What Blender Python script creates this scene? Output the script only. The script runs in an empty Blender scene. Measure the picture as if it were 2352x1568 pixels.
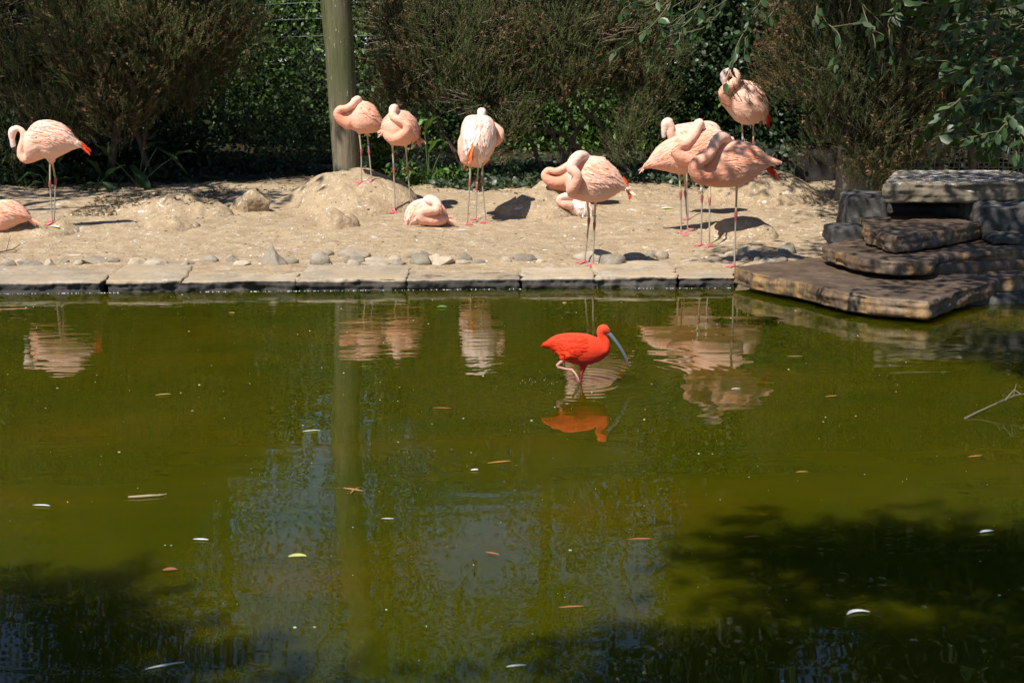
import bpy, bmesh, math, random
import numpy as np
from mathutils import Vector, Matrix, noise
from mathutils.bvhtree import BVHTree

random.seed(7)
rng = np.random.default_rng(7)
S = bpy.context.scene
R = math.radians

# ------------------------------------------------------------------ camera, sky, sun, exposure
PITCH, FPX, CAMZ = R(11.25), 3267.0, 1.8
cd = bpy.data.cameras.new('camera')
cd.sensor_width = 36.0
cd.lens = FPX / 2352.0 * 36.0
cd.clip_end = 900
cd.dof.use_dof = True
cd.dof.focus_distance = 10.5
cd.dof.aperture_fstop = 7.0
cam = bpy.data.objects.new('camera', cd)
S.collection.objects.link(cam)
cam.location = (0, 0, CAMZ)
cam.rotation_euler = (math.pi / 2 - PITCH, 0, 0)
S.camera = cam

SUN_EL, SUN_AZ = R(54), R(38)          # sun behind the camera, to the left
sun_from = Vector((-math.sin(SUN_AZ) * math.cos(SUN_EL), -math.cos(SUN_AZ) * math.cos(SUN_EL), math.sin(SUN_EL)))
W = bpy.data.worlds.new('World')
S.world = W
W.use_nodes = True
nt = W.node_tree
bg = nt.nodes['Background']
sky = nt.nodes.new('ShaderNodeTexSky')
sky.sky_type = 'NISHITA'
sky.sun_disc = False
sky.sun_elevation = SUN_EL
sky.sun_rotation = math.pi + SUN_AZ
sky.air_density = 1.0
sky.dust_density = 0.0
sky.ozone_density = 3.0
sky.altitude = 2000
nt.links.new(sky.outputs[0], bg.inputs[0])
bg.inputs[1].default_value = 0.085
sl = bpy.data.lights.new('sun', 'SUN')
sl.energy = 5.0
sl.angle = R(0.55)
sl.color = (1.0, 0.955, 0.88)
sun = bpy.data.objects.new('sun', sl)
S.collection.objects.link(sun)
sun.location = (-5, -6, 12)
sun.rotation_euler = sun_from.to_track_quat('Z', 'Y').to_euler()
S.view_settings.view_transform = 'Standard'
S.view_settings.look = 'None'
S.view_settings.exposure = 0.52
S.view_settings.gamma = 1.0
S.view_settings.use_curve_mapping = False
S.cycles.use_denoising = True
S.cycles.max_bounces = 8
S.cycles.transparent_max_bounces = 8
S.cycles.caustics_reflective = False
S.cycles.caustics_refractive = False

# ------------------------------------------------------------------ pixel rays (2352-wide photograph) -> places in the world
SP, CP = math.sin(PITCH), math.cos(PITCH)


def ray(px, py):
    u = 784.0 - py
    return Vector((px - 1176.0, FPX * CP + u * SP, -FPX * SP + u * CP))


def at_depth(px, py, Y):
    d = ray(px, py)
    return Vector((0, 0, CAMZ)) + d * (Y / d.y)


def on_z(px, py, z):
    d = ray(px, py)
    return Vector((0, 0, CAMZ)) + d * ((z - CAMZ) / d.z)


# ------------------------------------------------------------------ value noise (numpy)
_perm = np.random.default_rng(3).random((256, 256))


def vnoise(x, y):
    x = np.asarray(x, float); y = np.asarray(y, float)
    xi = np.floor(x).astype(int); yi = np.floor(y).astype(int)
    fx = x - xi; fy = y - yi
    fx = fx * fx * (3 - 2 * fx); fy = fy * fy * (3 - 2 * fy)
    a = _perm[xi % 256, yi % 256]; b = _perm[(xi + 1) % 256, yi % 256]
    c = _perm[xi % 256, (yi + 1) % 256]; d = _perm[(xi + 1) % 256, (yi + 1) % 256]
    return (a * (1 - fx) + b * fx) * (1 - fy) + (c * (1 - fx) + d * fx) * fy - 0.5


def edge_y(x):
    return 11.2 + np.where(np.asarray(x) < 0, 0.06, 0.03) * np.asarray(x)


def base_h(x, y):
    x = np.asarray(x, float); y = np.asarray(y, float)
    h = 0.085 + 0.05 * np.clip(y - 12.1, 0, 5.2) + 0.02 * np.clip(y - 17.3, 0, 6)
    n = 0.075 * vnoise(x * 0.8 + 9, y * 0.8) + 0.045 * vnoise(x * 2.3, y * 2.3 + 4) + 0.022 * vnoise(x * 6, y * 6)
    n = n + 0.012 * vnoise(x * 14 + 3, y * 14)
    spill = 0.05 * np.clip(vnoise(x * 2.6 + 2, y * 3.4) + 0.18, 0, 1) * np.clip((y - 11.72) / 0.25, 0, 1) * np.clip((12.75 - y) / 0.4, 0, 1)
    return h + n * np.clip((y - 11.9) / 0.9, 0, 1) + spill


MOUNDS = []      # (cx, cy, rx, ry, h, rough)


def mound_h(x, y, skip=None):
    x = np.asarray(x, float); y = np.asarray(y, float)
    t = np.zeros(np.broadcast(x, y).shape)
    for i, (cx, cy, rx, ry, h, ro) in enumerate(MOUNDS):
        if i == skip:
            continue
        t = np.maximum(t, one_mound(i, x, y))
    return t


def one_mound(i, x, y):
    cx, cy, rx, ry, h, ro = MOUNDS[i]
    ang = np.arctan2(y - cy, x - cx)
    d = np.sqrt(((x - cx) / rx) ** 2 + ((y - cy) / ry) ** 2)
    d = d * (1 + 0.35 * vnoise(np.cos(ang) * 1.6 + cx * 3, np.sin(ang) * 1.6 + cy))
    prof = np.clip(1 - d * d, 0, 1)
    prof = np.where(prof > 0, prof ** 0.75, 0)
    return h * prof * (1 + ro * 1.2 * vnoise(x * 7 + cx, y * 7)) + np.where(prof > 0.02, ro * 0.05 * vnoise(x * 22, y * 22 + cx), 0) * np.minimum(prof * 4, 1)


def ground_z(x, y):
    return float(base_h(x, y) + mound_h(x, y))


def ground_hit(px, py, y0=11.6, mounds=True):
    d = ray(px, py)
    ys = np.arange(y0, 24, 0.01)
    xs = d.x / d.y * ys
    zs = CAMZ + d.z / d.y * ys
    g = base_h(xs, ys) + (mound_h(xs, ys) if mounds else 0)
    k = np.argmax(zs <= g)
    if zs[k] > g[k]:
        k = len(ys) - 1
    return Vector((float(xs[k]), float(ys[k]), float(g[k])))


# ------------------------------------------------------------------ object helpers
def link(o):
    S.collection.objects.link(o)
    return o


def tag(o, label=None, cat=None, group=None, kind=None):
    if label: o['label'] = label
    if cat: o['category'] = cat
    if group: o['group'] = group
    if kind: o['kind'] = kind
    return o


def thing(name, loc, label, cat, group=None):
    o = bpy.data.objects.new(name, None)
    o.empty_display_size = 0.1
    o.location = loc
    return tag(link(o), label, cat, group)


def obj(name, me, mat, parent=None, loc=None, kind=None):
    """me holds world coordinates; the object's origin is moved to its parent's root (or loc)."""
    o = bpy.data.objects.new(name, me)
    off = Vector((0, 0, 0))
    if parent is not None:
        p = parent
        while p is not None:
            off += Vector(p.location)
            p = p.parent
    elif loc is not None:
        off = Vector(loc)
    if loc is not None and parent is not None:
        off = Vector(loc)
    me.transform(Matrix.Translation(-off))
    if parent is not None:
        o.parent = parent
        tot = Vector((0, 0, 0)); p = parent
        while p is not None:
            tot += Vector(p.location); p = p.parent
        o.location = off - tot
    else:
        o.location = off
    for m in (mat if isinstance(mat, (list, tuple)) else [mat]):
        me.materials.append(m)
    if kind: o['kind'] = kind
    return link(o)


def mesh_np(name, verts, faces, k, cols=None, smooth=False):
    me = bpy.data.meshes.new(name)
    verts = np.asarray(verts, np.float32).reshape(-1, 3)
    faces = np.asarray(faces, np.int32).reshape(-1, k)
    me.vertices.add(len(verts)); me.vertices.foreach_set('co', verts.ravel())
    me.loops.add(faces.size); me.loops.foreach_set('vertex_index', faces.ravel())
    me.polygons.add(len(faces))
    me.polygons.foreach_set('loop_start', np.arange(0, faces.size, k, dtype=np.int32))
    me.polygons.foreach_set('loop_total', np.full(len(faces), k, np.int32))
    if smooth:
        me.polygons.foreach_set('use_smooth', np.ones(len(faces), bool))
    me.update(calc_edges=True)
    if cols is not None:
        set_col(me, cols)
    return me


def set_col(me, cols):
    cols = np.asarray(cols, np.float32)
    if cols.shape[1] == 3:
        cols = np.concatenate([cols, np.ones((len(cols), 1), np.float32)], 1)
    a = me.color_attributes.new('Col', 'FLOAT_COLOR', 'POINT')
    a.data.foreach_set('color', cols.ravel())


def me_from(name, verts, faces, smooth=True):
    me = bpy.data.meshes.new(name)
    me.from_pydata([tuple(v) for v in verts], [], faces)
    if smooth:
        me.polygons.foreach_set('use_smooth', [True] * len(me.polygons))
    me.update()
    return me


def catmull(P, n):
    """P: (m,k) control rows -> dense rows"""
    P = np.asarray(P, float)
    if len(P) < 3:
        t = np.linspace(0, 1, n * (len(P) - 1) + 1)[:, None]
        return P[0] * (1 - t) + P[-1] * t
    Q = np.vstack([2 * P[0] - P[1], P, 2 * P[-1] - P[-2]])
    out = []
    for i in range(1, len(Q) - 2):
        a, b, c, d = Q[i - 1], Q[i], Q[i + 1], Q[i + 2]
        for t in np.arange(n) / n:
            out.append(0.5 * (2 * b + (c - a) * t + (2 * a - 5 * b + 4 * c - d) * t * t + (3 * b - a - 3 * c + d) * t ** 3))
    out.append(P[-1])
    return np.array(out)


def tube(P, rad, seg=10, cap=True):
    """closed tube through the points P with radii rad (parallel transport frame)"""
    P = [Vector(p) for p in P]
    n = len(P)
    verts, faces = [], []
    T = []
    for i in range(n):
        t = (P[min(i + 1, n - 1)] - P[max(i - 1, 0)])
        T.append(t.normalized() if t.length > 1e-9 else Vector((0, 0, 1)))
    ref = Vector((0, 1, 0)) if abs(T[0].y) < 0.9 else Vector((1, 0, 0))
    u = (ref - T[0] * ref.dot(T[0])).normalized()
    rows = []
    for i in range(n):
        u = u - T[i] * u.dot(T[i])
        u = u.normalized() if u.length > 1e-6 else T[i].orthogonal().normalized()
        v = T[i].cross(u)
        rows.append((P[i], u.copy(), v, rad[i], T[i]))
    if cap:
        p, u0, v0, r, t = rows[0]
        pre = [(p - t * r * math.sin(a), u0, v0, r * math.cos(a), t) for a in (1.3, 0.9, 0.45)]
        p, u1, v1, r, t = rows[-1]
        post = [(p + t * r * math.sin(a), u1, v1, r * math.cos(a), t) for a in (0.45, 0.9, 1.3)]
        rows = pre + rows + post
    for p, a, b, r, t in rows:
        for k in range(seg):
            g = 2 * math.pi * k / seg
            verts.append(p + a * (r * math.cos(g)) + b * (r * math.sin(g)))
    m = len(rows)
    for i in range(m - 1):
        for k in range(seg):
            k2 = (k + 1) % seg
            faces.append((i * seg + k, i * seg + k2, (i + 1) * seg + k2, (i + 1) * seg + k))
    faces.append(tuple(range(seg))[::-1])
    faces.append(tuple((m - 1) * seg + k for k in range(seg)))
    return verts, faces


def merge(parts):
    V, F = [], []
    for v, f in parts:
        o = len(V)
        V += list(v)
        F += [tuple(i + o for i in q) for q in f]
    return V, F


def remesh(verts, faces, vox, smooth_it=6, fac=0.5):
    me = me_from('tmp', verts, faces, False)
    bm = bmesh.new(); bm.from_mesh(me)
    bmesh.ops.recalc_face_normals(bm, faces=bm.faces)
    bm.to_mesh(me); bm.free()
    o = link(bpy.data.objects.new('tmp', me))
    m = o.modifiers.new('r', 'REMESH'); m.mode = 'VOXEL'; m.voxel_size = vox; m.use_smooth_shade = True
    if smooth_it:
        s = o.modifiers.new('s', 'SMOOTH'); s.iterations = smooth_it; s.factor = fac
    dg = bpy.context.evaluated_depsgraph_get()
    out = bpy.data.meshes.new_from_object(o.evaluated_get(dg))
    bpy.data.objects.remove(o); bpy.data.meshes.remove(me)
    out.polygons.foreach_set('use_smooth', [True] * len(out.polygons))
    return out


def coords(me):
    a = np.empty(len(me.vertices) * 3, np.float32)
    me.vertices.foreach_get('co', a)
    return a.reshape(-1, 3)


def displace(me, fn):
    """fn(p, n) -> offset along n"""
    bm = bmesh.new(); bm.from_mesh(me); bm.normal_update()
    new = [v.co + v.normal * fn(v.co, v.normal) for v in bm.verts]
    for v, c in zip(bm.verts, new): v.co = c
    bm.to_mesh(me); bm.free(); me.update()


# ------------------------------------------------------------------ materials
def new_mat(name):
    m = bpy.data.materials.new(name); m.use_nodes = True
    t = m.node_tree
    return m, t, t.nodes['Principled BSDF']


def nd(t, typ, **kw):
    n = t.nodes.new(typ)
    for k, v in kw.items():
        if k in ('operation', 'blend_type', 'data_type', 'feature', 'noise_dimensions', 'attribute_name', 'interpolation_type', 'clamp', 'distance'):
            setattr(n, k, v)
        else:
            n.inputs[k.replace('_', ' ')].default_value = v
    return n


def noise_node(t, vec, scale, detail=6, rough=0.6, dist=0.0):
    n = t.nodes.new('ShaderNodeTexNoise')
    n.inputs['Scale'].default_value = scale; n.inputs['Detail'].default_value = detail
    n.inputs['Roughness'].default_value = rough; n.inputs['Distortion'].default_value = dist
    t.links.new(vec, n.inputs['Vector'])
    return n.outputs['Fac']


def ramp(t, fac, stops):
    n = t.nodes.new('ShaderNodeValToRGB')
    e = n.color_ramp.elements
    while len(e) < len(stops): e.new(0.5)
    for x, (p, c) in zip(e, stops):
        x.position = p
        x.color = (c, c, c, 1) if not hasattr(c, '__len__') else (*c, 1)
    t.links.new(fac, n.inputs[0])
    return n.outputs[0]


def mix(t, fac, a, b, mode='MIX'):
    n = t.nodes.new('ShaderNodeMix'); n.data_type = 'RGBA'; n.blend_type = mode
    for s, v in ((n.inputs['Factor'], fac), (n.inputs['A'], a), (n.inputs['B'], b)):
        if hasattr(v, 'is_linked') or hasattr(v, 'links'):
            t.links.new(v, s)
        else:
            s.default_value = v if not hasattr(v, '__len__') else (*v, 1)
    return n.outputs['Result']


def bump(t, h, strength, dist, prev=None):
    n = t.nodes.new('ShaderNodeBump')
    n.inputs['Strength'].default_value = strength; n.inputs['Distance'].default_value = dist
    t.links.new(h, n.inputs['Height'])
    if prev: t.links.new(prev, n.inputs['Normal'])
    return n.outputs[0]


def gpos(t, scale=None):
    g = t.nodes.new('ShaderNodeNewGeometry').outputs['Position']
    if scale:
        m = t.nodes.new('ShaderNodeMapping'); m.inputs['Scale'].default_value = scale
        t.links.new(g, m.inputs['Vector']); g = m.outputs[0]
    return g


def attr_mat(name, rough=0.6, trans=0.0, spec=0.3, bumpy=None, var=0.0, coat=0.0):
    m, t, b = new_mat(name)
    a = t.nodes.new('ShaderNodeAttribute'); a.attribute_name = 'Col'
    c = a.outputs['Color']
    if var:
        f = noise_node(t, gpos(t), 22, 4)
        c = mix(t, 1.0, c, ramp(t, f, [(0.3, 1 - var), (0.7, 1 + var * 0.3)]), 'MULTIPLY')
    t.links.new(c, b.inputs['Base Color'])
    b.inputs['Roughness'].default_value = rough
    b.inputs['Specular IOR Level'].default_value = spec
    b.inputs['Coat Weight'].default_value = coat
    if bumpy:
        h = noise_node(t, gpos(t), bumpy[0], 5, 0.65)
        t.links.new(bump(t, h, bumpy[1], bumpy[2]), b.inputs['Normal'])
    if trans:
        tr = t.nodes.new('ShaderNodeBsdfTranslucent')
        t.links.new(mix(t, 1.0, c, (1.3, 1.5, 0.5), 'MULTIPLY'), tr.inputs['Color'])
        mx = t.nodes.new('ShaderNodeMixShader'); mx.inputs[0].default_value = trans
        t.links.new(b.outputs[0], mx.inputs[1]); t.links.new(tr.outputs[0], mx.inputs[2])
        t.links.new(mx.outputs[0], t.nodes['Material Output'].inputs[0])
    return m


def plain_mat(name, col, rough=0.6, spec=0.3, metal=0.0, nz=None):
    m, t, b = new_mat(name)
    b.inputs['Base Color'].default_value = (*col, 1)
    b.inputs['Roughness'].default_value = rough
    b.inputs['Specular IOR Level'].default_value = spec
    b.inputs['Metallic'].default_value = metal
    if nz:
        f = noise_node(t, gpos(t), nz[0], 5)
        t.links.new(mix(t, 1.0, (*col,), ramp(t, f, [(0.3, 1 - nz[1]), (0.7, 1 + nz[1])]), 'MULTIPLY'), b.inputs['Base Color'])
        t.links.new(bump(t, f, 0.5, nz[2]), b.inputs['Normal'])
    return m


def sand_mat():
    m, t, b = new_mat('sand')
    g = gpos(t)
    big = noise_node(t, g, 0.9, 5, 0.6)
    mid = noise_node(t, g, 7, 7, 0.7)
    fin = noise_node(t, g, 60, 4, 0.7)
    c = ramp(t, mid, [(0.25, (0.23, 0.155, 0.09)), (0.5, (0.425, 0.315, 0.19)), (0.75, (0.55, 0.425, 0.275))])
    c = mix(t, ramp(t, big, [(0.35, 0.0), (0.7, 0.45)]), c, (0.47, 0.345, 0.22))
    c = mix(t, ramp(t, fin, [(0.3, 0.55), (0.5, 0.0)]), c, (0.20, 0.13, 0.075))
    # droppings: pale flat splashes, longer sideways
    sp = gpos(t, (5.5, 9.0, 9.0))
    for sc, thr, am in ((1.0, 0.615, 0.8), (2.7, 0.61, 0.8), (5.5, 0.63, 0.8)):
        f = noise_node(t, sp, sc, 5, 0.75, 0.6)
        c = mix(t, ramp(t, f, [(thr, 0.0), (thr + 0.03, am)]), c, (0.78, 0.73, 0.66))
    # dark litter specks
    v = t.nodes.new('ShaderNodeTexVoronoi'); v.inputs['Scale'].default_value = 13; t.links.new(g, v.inputs['Vector'])
    c = mix(t, ramp(t, v.outputs['Distance'], [(0.06, 0.8), (0.13, 0.0)]), c, (0.13, 0.08, 0.045))
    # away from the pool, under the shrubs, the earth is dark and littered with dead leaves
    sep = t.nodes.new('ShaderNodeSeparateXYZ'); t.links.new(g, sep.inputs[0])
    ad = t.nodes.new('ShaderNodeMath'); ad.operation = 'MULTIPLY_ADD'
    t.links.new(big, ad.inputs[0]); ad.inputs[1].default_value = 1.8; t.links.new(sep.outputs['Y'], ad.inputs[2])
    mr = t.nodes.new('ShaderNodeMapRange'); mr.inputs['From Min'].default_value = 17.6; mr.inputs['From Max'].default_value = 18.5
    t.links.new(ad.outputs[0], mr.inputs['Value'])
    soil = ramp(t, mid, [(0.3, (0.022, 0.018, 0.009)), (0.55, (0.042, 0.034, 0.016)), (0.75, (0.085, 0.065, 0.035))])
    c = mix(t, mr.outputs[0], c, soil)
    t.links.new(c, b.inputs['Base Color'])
    b.inputs['Roughness'].default_value = 0.95
    b.inputs['Specular IOR Level'].default_value = 0.15
    n1 = bump(t, mid, 1.0, 0.05)
    n2 = bump(t, fin, 0.8, 0.012, n1)
    t.links.new(n2, b.inputs['Normal'])
    return m


def stone_mat(name, cols, scale=8.0, tide=None, splat=0.0, strata=False, rough=0.85, stain=None, bd=0.012, obj_var=0.0, spec=0.25):
    m, t, b = new_mat(name)
    g = gpos(t)
    a = noise_node(t, g, scale, 8, 0.65)
    f = noise_node(t, g, scale * 9, 4, 0.7)
    c = ramp(t, a, [(0.28, cols[0]), (0.5, cols[1]), (0.72, cols[2])])
    c = mix(t, 0.6, c, ramp(t, f, [(0.3, 0.55), (0.7, 1.25)]), 'MULTIPLY')
    if strata:
        s = noise_node(t, gpos(t, (1.2, 1.2, 30)), 1.6, 5, 0.7)
        c = mix(t, 0.7, c, ramp(t, s, [(0.3, 0.55), (0.65, 1.15)]), 'MULTIPLY')
    if stain:
        # rust coloured runs down the face: tall streaks
        s = noise_node(t, gpos(t, (9, 9, 1.3)), 1.2, 5, 0.7)
        s2 = noise_node(t, g, 2.1, 3, 0.5)
        k = mix(t, 1.0, ramp(t, s, [(0.42, 0.0), (0.62, 1.0)]), ramp(t, s2, [(0.36, 0.0), (0.58, 1.0)]), 'MULTIPLY')
        geo = t.nodes.new('ShaderNodeNewGeometry'); sx = t.nodes.new('ShaderNodeSeparateXYZ')
        t.links.new(geo.outputs['Normal'], sx.inputs[0])
        k = mix(t, 1.0, k, ramp(t, sx.outputs['Z'], [(0.45, 0.9), (0.8, 0.12)]), 'MULTIPLY')
        c = mix(t, k, c, stain)
    if splat:
        f2 = noise_node(t, gpos(t, (6, 11, 8)), 1.5, 6, 0.75, 0.5)
        geo = t.nodes.new('ShaderNodeNewGeometry'); sx = t.nodes.new('ShaderNodeSeparateXYZ')
        t.links.new(geo.outputs['Normal'], sx.inputs[0])
        k = mix(t, 1.0, ramp(t, f2, [(1 - splat, 0.0), (1.03 - splat, 0.9)]), ramp(t, sx.outputs['Z'], [(0.55, 0.0), (0.8, 1.0)]), 'MULTIPLY')
        c = mix(t, k, c, (0.72, 0.70, 0.66))
    if tide:
        sz = t.nodes.new('ShaderNodeSeparateXYZ'); t.links.new(g, sz.inputs[0])
        w = noise_node(t, g, 6.0, 5, 0.7)
        ad = t.nodes.new('ShaderNodeMath'); ad.operation = 'MULTIPLY_ADD'; ad.inputs[1].default_value = 0.03
        t.links.new(w, ad.inputs[0]); t.links.new(sz.outputs['Z'], ad.inputs[2])
        mr = t.nodes.new('ShaderNodeMapRange'); mr.inputs['From Min'].default_value = tide + 0.010; mr.inputs['From Max'].default_value = tide + 0.018
        t.links.new(ad.outputs[0], mr.inputs['Value'])
        wet = ramp(t, a, [(0.28, (0.03, 0.027, 0.024)), (0.5, (0.065, 0.057, 0.049)), (0.72, (0.13, 0.112, 0.09))])
        wet = mix(t, 0.7, wet, ramp(t, f, [(0.3, 0.5), (0.7, 1.3)]), 'MULTIPLY')
        dust = noise_node(t, g, 2.4, 6, 0.7)
        c = mix(t, ramp(t, dust, [(0.42, 0.0), (0.62, 0.85)]), c, mix(t, f, (0.30, 0.215, 0.13), (0.46, 0.35, 0.225)))
        c = mix(t, mr.outputs[0], wet, c)
    if obj_var:
        oi = t.nodes.new('ShaderNodeObjectInfo')
        c = mix(t, 1.0, c, ramp(t, oi.outputs['Random'], [(0.0, 1 - obj_var), (1.0, 1 + obj_var)]), 'MULTIPLY')
    t.links.new(c, b.inputs['Base Color'])
    b.inputs['Roughness'].default_value = rough
    b.inputs['Specular IOR Level'].default_value = spec
    t.links.new(bump(t, f, 0.6, bd * 0.5, bump(t, a, 0.7, bd)), b.inputs['Normal'])
    return m


def water_mat(ibis):
    m, t, b = new_mat('pond_water')
    g = gpos(t)
    # green murk: cloudy, a little browner in places
    f = noise_node(t, gpos(t, (0.8, 1.6, 1)), 0.9, 4, 0.5, 0.4)
    c = ramp(t, f, [(0.3, (0.029, 0.036, 0.0010)), (0.55, (0.043, 0.042, 0.0010)), (0.75, (0.060, 0.044, 0.0014))])
    t.links.new(c, b.inputs['Base Color'])
    b.inputs['Subsurface Weight'].default_value = 1.0
    b.inputs['Subsurface Radius'].default_value = (1.0, 1.0, 0.5)
    b.inputs['Subsurface Scale'].default_value = 1.5
    b.subsurface_method = 'RANDOM_WALK'
    b.inputs['Roughness'].default_value = 0.015
    b.inputs['IOR'].default_value = 1.333
    b.inputs['Specular IOR Level'].default_value = 0.5
    # slow swell, plus a livelier band near the far bank, plus rings spreading from the wading ibis
    w1 = noise_node(t, gpos(t, (1.0, 2.4, 1)), 1.1, 2, 0.45, 0.5)
    w2 = noise_node(t, gpos(t, (1.6, 5.5, 1)), 2.6, 2, 0.5, 0.4)
    sep = t.nodes.new('ShaderNodeSeparateXYZ'); t.links.new(g, sep.inputs[0])
    band = t.nodes.new('ShaderNodeMapRange'); band.inputs['From Min'].default_value = 7.6; band.inputs['From Max'].default_value = 9.4
    band.inputs['To Min'].default_value = 0.10; band.inputs['To Max'].default_value = 1.0
    t.links.new(sep.outputs['Y'], band.inputs['Value'])
    side = t.nodes.new('ShaderNodeMapRange'); side.inputs['From Min'].default_value = 0.9; side.inputs['From Max'].default_value = 0.1
    side.inputs['To Min'].default_value = 0.25; side.inputs['To Max'].default_value = 1.0
    t.links.new(sep.outputs['X'], side.inputs['Value'])
    mu = t.nodes.new('ShaderNodeMath'); mu.operation = 'MULTIPLY'
    t.links.new(band.outputs[0], mu.inputs[0]); t.links.new(side.outputs[0], mu.inputs[1])
    mu2 = t.nodes.new('ShaderNodeMath'); mu2.operation = 'MULTIPLY'
    t.links.new(mu.outputs[0], mu2.inputs[0]); t.links.new(w2, mu2.inputs[1])
    dv = t.nodes.new('ShaderNodeVectorMath'); dv.operation = 'DISTANCE'
    t.links.new(g, dv.inputs[0]); dv.inputs[1].default_value = tuple(ibis)
    sn = t.nodes.new('ShaderNodeMath'); sn.operation = 'MULTIPLY'; sn.inputs[1].default_value = 85.0
    t.links.new(dv.outputs['Value'], sn.inputs[0])
    si = t.nodes.new('ShaderNodeMath'); si.operation = 'SINE'; t.links.new(sn.outputs[0], si.inputs[0])
    fo = t.nodes.new('ShaderNodeMapRange'); fo.interpolation_type = 'SMOOTHSTEP'
    fo.inputs['From Min'].default_value = 0.03; fo.inputs['From Max'].default_value = 1.3
    fo.inputs['To Min'].default_value = 1.0; fo.inputs['To Max'].default_value = 0.0
    t.links.new(dv.outputs['Value'], fo.inputs['Value'])
    rg = t.nodes.new('ShaderNodeMath'); rg.operation = 'MULTIPLY'
    t.links.new(si.outputs[0], rg.inputs[0]); t.links.new(fo.outputs[0], rg.inputs[1])
    n = bump(t, w1, 1.0, 0.0040)
    n = bump(t, mu2.outputs[0], 1.0, 0.0014, n)
    n = bump(t, rg.outputs[0], 1.0, 0.00017, n)
    t.links.new(n, b.inputs['Normal'])
    return m
# ------------------------------------------------------------------ the ground, its mud mounds and the pond
def add_mound(pxl, pxr, pbase, h, ry, rough, yoff=0.0):
    """front foot of the mound at pixel row pbase between columns pxl..pxr, height h, half depth ry"""
    f = ground_hit((pxl + pxr) / 2, pbase, mounds=False)
    l = at_depth(pxl, pbase, f.y + ry); r = at_depth(pxr, pbase, f.y + ry)
    MOUNDS.append(((l.x + r.x) / 2, f.y + ry + yoff, (r.x - l.x) / 2, ry, h, rough))
    return len(MOUNDS) - 1


MD = {}
MD['pole'] = add_mound(672, 968, 494, 0.33, 0.78, 0.10)
MD['clod'] = add_mound(722, 826, 526, 0.17, 0.20, 0.55)
MD['mid'] = add_mound(1135, 1345, 508, 0.20, 0.42, 0.16)
MD['nest'] = add_mound(1205, 1345, 478, 0.24, 0.30, 0.12)
MD['right'] = add_mound(1630, 1880, 476, 0.30, 0.62, 0.10)
MD['hump'] = add_mound(1610, 1800, 552, 0.17, 0.30, 0.12)
MD['low'] = add_mound(325, 462, 532, 0.10, 0.22, 0.35)
MD['litter'] = add_mound(265, 535, 500, 0.17, 0.5, 0.5)
MD['left'] = add_mound(-70, 190, 548, 0.10, 0.36, 0.30)

M_SAND = sand_mat()


def build_ground():
    def axis(segs):
        out = []
        for a, b, s in segs:
            out += list(np.arange(a, b, s))
        return np.array(out + [segs[-1][1]])
    xs = axis([(-220, -20, 20), (-20, -7, 0.5), (-7, -5, 0.1), (-5, 5, 0.035), (5, 7, 0.1), (7, 20, 0.5), (20, 220, 20)])
    ys = axis([(-120, -4, 8), (-4, 10.6, 0.4), (10.6, 11.8, 0.06), (11.8, 17.5, 0.035), (17.5, 24, 0.12), (24, 320, 16)])
    X, Y = np.meshgrid(xs, ys)
    Z = base_h(X, Y)
    pond = (Y < edge_y(X) + 0.35) & (Y > 2.6) & (X > -14) & (X < 7.5)
    Z = np.where(pond, -0.9, Z)
    Z = np.where(Y <= 2.6, 0.12, Z)
    V = np.stack([X, Y, Z], -1).reshape(-1, 3)
    nx, ny = len(xs), len(ys)
    i = (np.arange(ny - 1)[:, None] * nx + np.arange(nx - 1)[None]).ravel()
    F = np.stack([i, i + 1, i + nx + 1, i + nx], 1)
    me = mesh_np('ground', V, F, 4, smooth=True)
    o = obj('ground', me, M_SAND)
    tag(o, kind='structure')


build_ground()


def build_mound(key, name, label, group=None, cat='mound'):
    i = MD[key]
    cx, cy, rx, ry, h, ro = MOUNDS[i]
    st = 0.018
    xs = np.arange(cx - rx * 1.4, cx + rx * 1.4, st); ys = np.arange(cy - ry * 1.4, cy + ry * 1.4, st)
    X, Y = np.meshgrid(xs, ys)
    m = one_mound(i, X, Y)
    Z = base_h(X, Y) + m + 0.004 + np.minimum(m / 0.05, 1) * (0.014 * vnoise(X * 26, Y * 26) + 0.035 * vnoise(X * 9, Y * 9 + i) * (0.4 + ro))
    nx, ny = len(xs), len(ys)
    keep = (m > 0.006)
    q = (np.arange(ny - 1)[:, None] * nx + np.arange(nx - 1)[None])
    k = keep[:-1, :-1] | keep[1:, :-1] | keep[:-1, 1:] | keep[1:, 1:]
    q = q[k]
    F = np.stack([q, q + 1, q + nx + 1, q + nx], 1)
    Z = np.where(keep, Z, base_h(X, Y) - 0.03)
    used = np.unique(F); mp = np.zeros(nx * ny, int); mp[used] = np.arange(len(used))
    V = np.stack([X, Y, Z], -1).reshape(-1, 3)[used]
    me = mesh_np(name, V, mp[F], 4, smooth=True)
    o = obj(name, me, M_SAND, loc=(cx, cy, float(base_h(cx, cy))))
    tag(o, label, cat, group)


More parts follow.
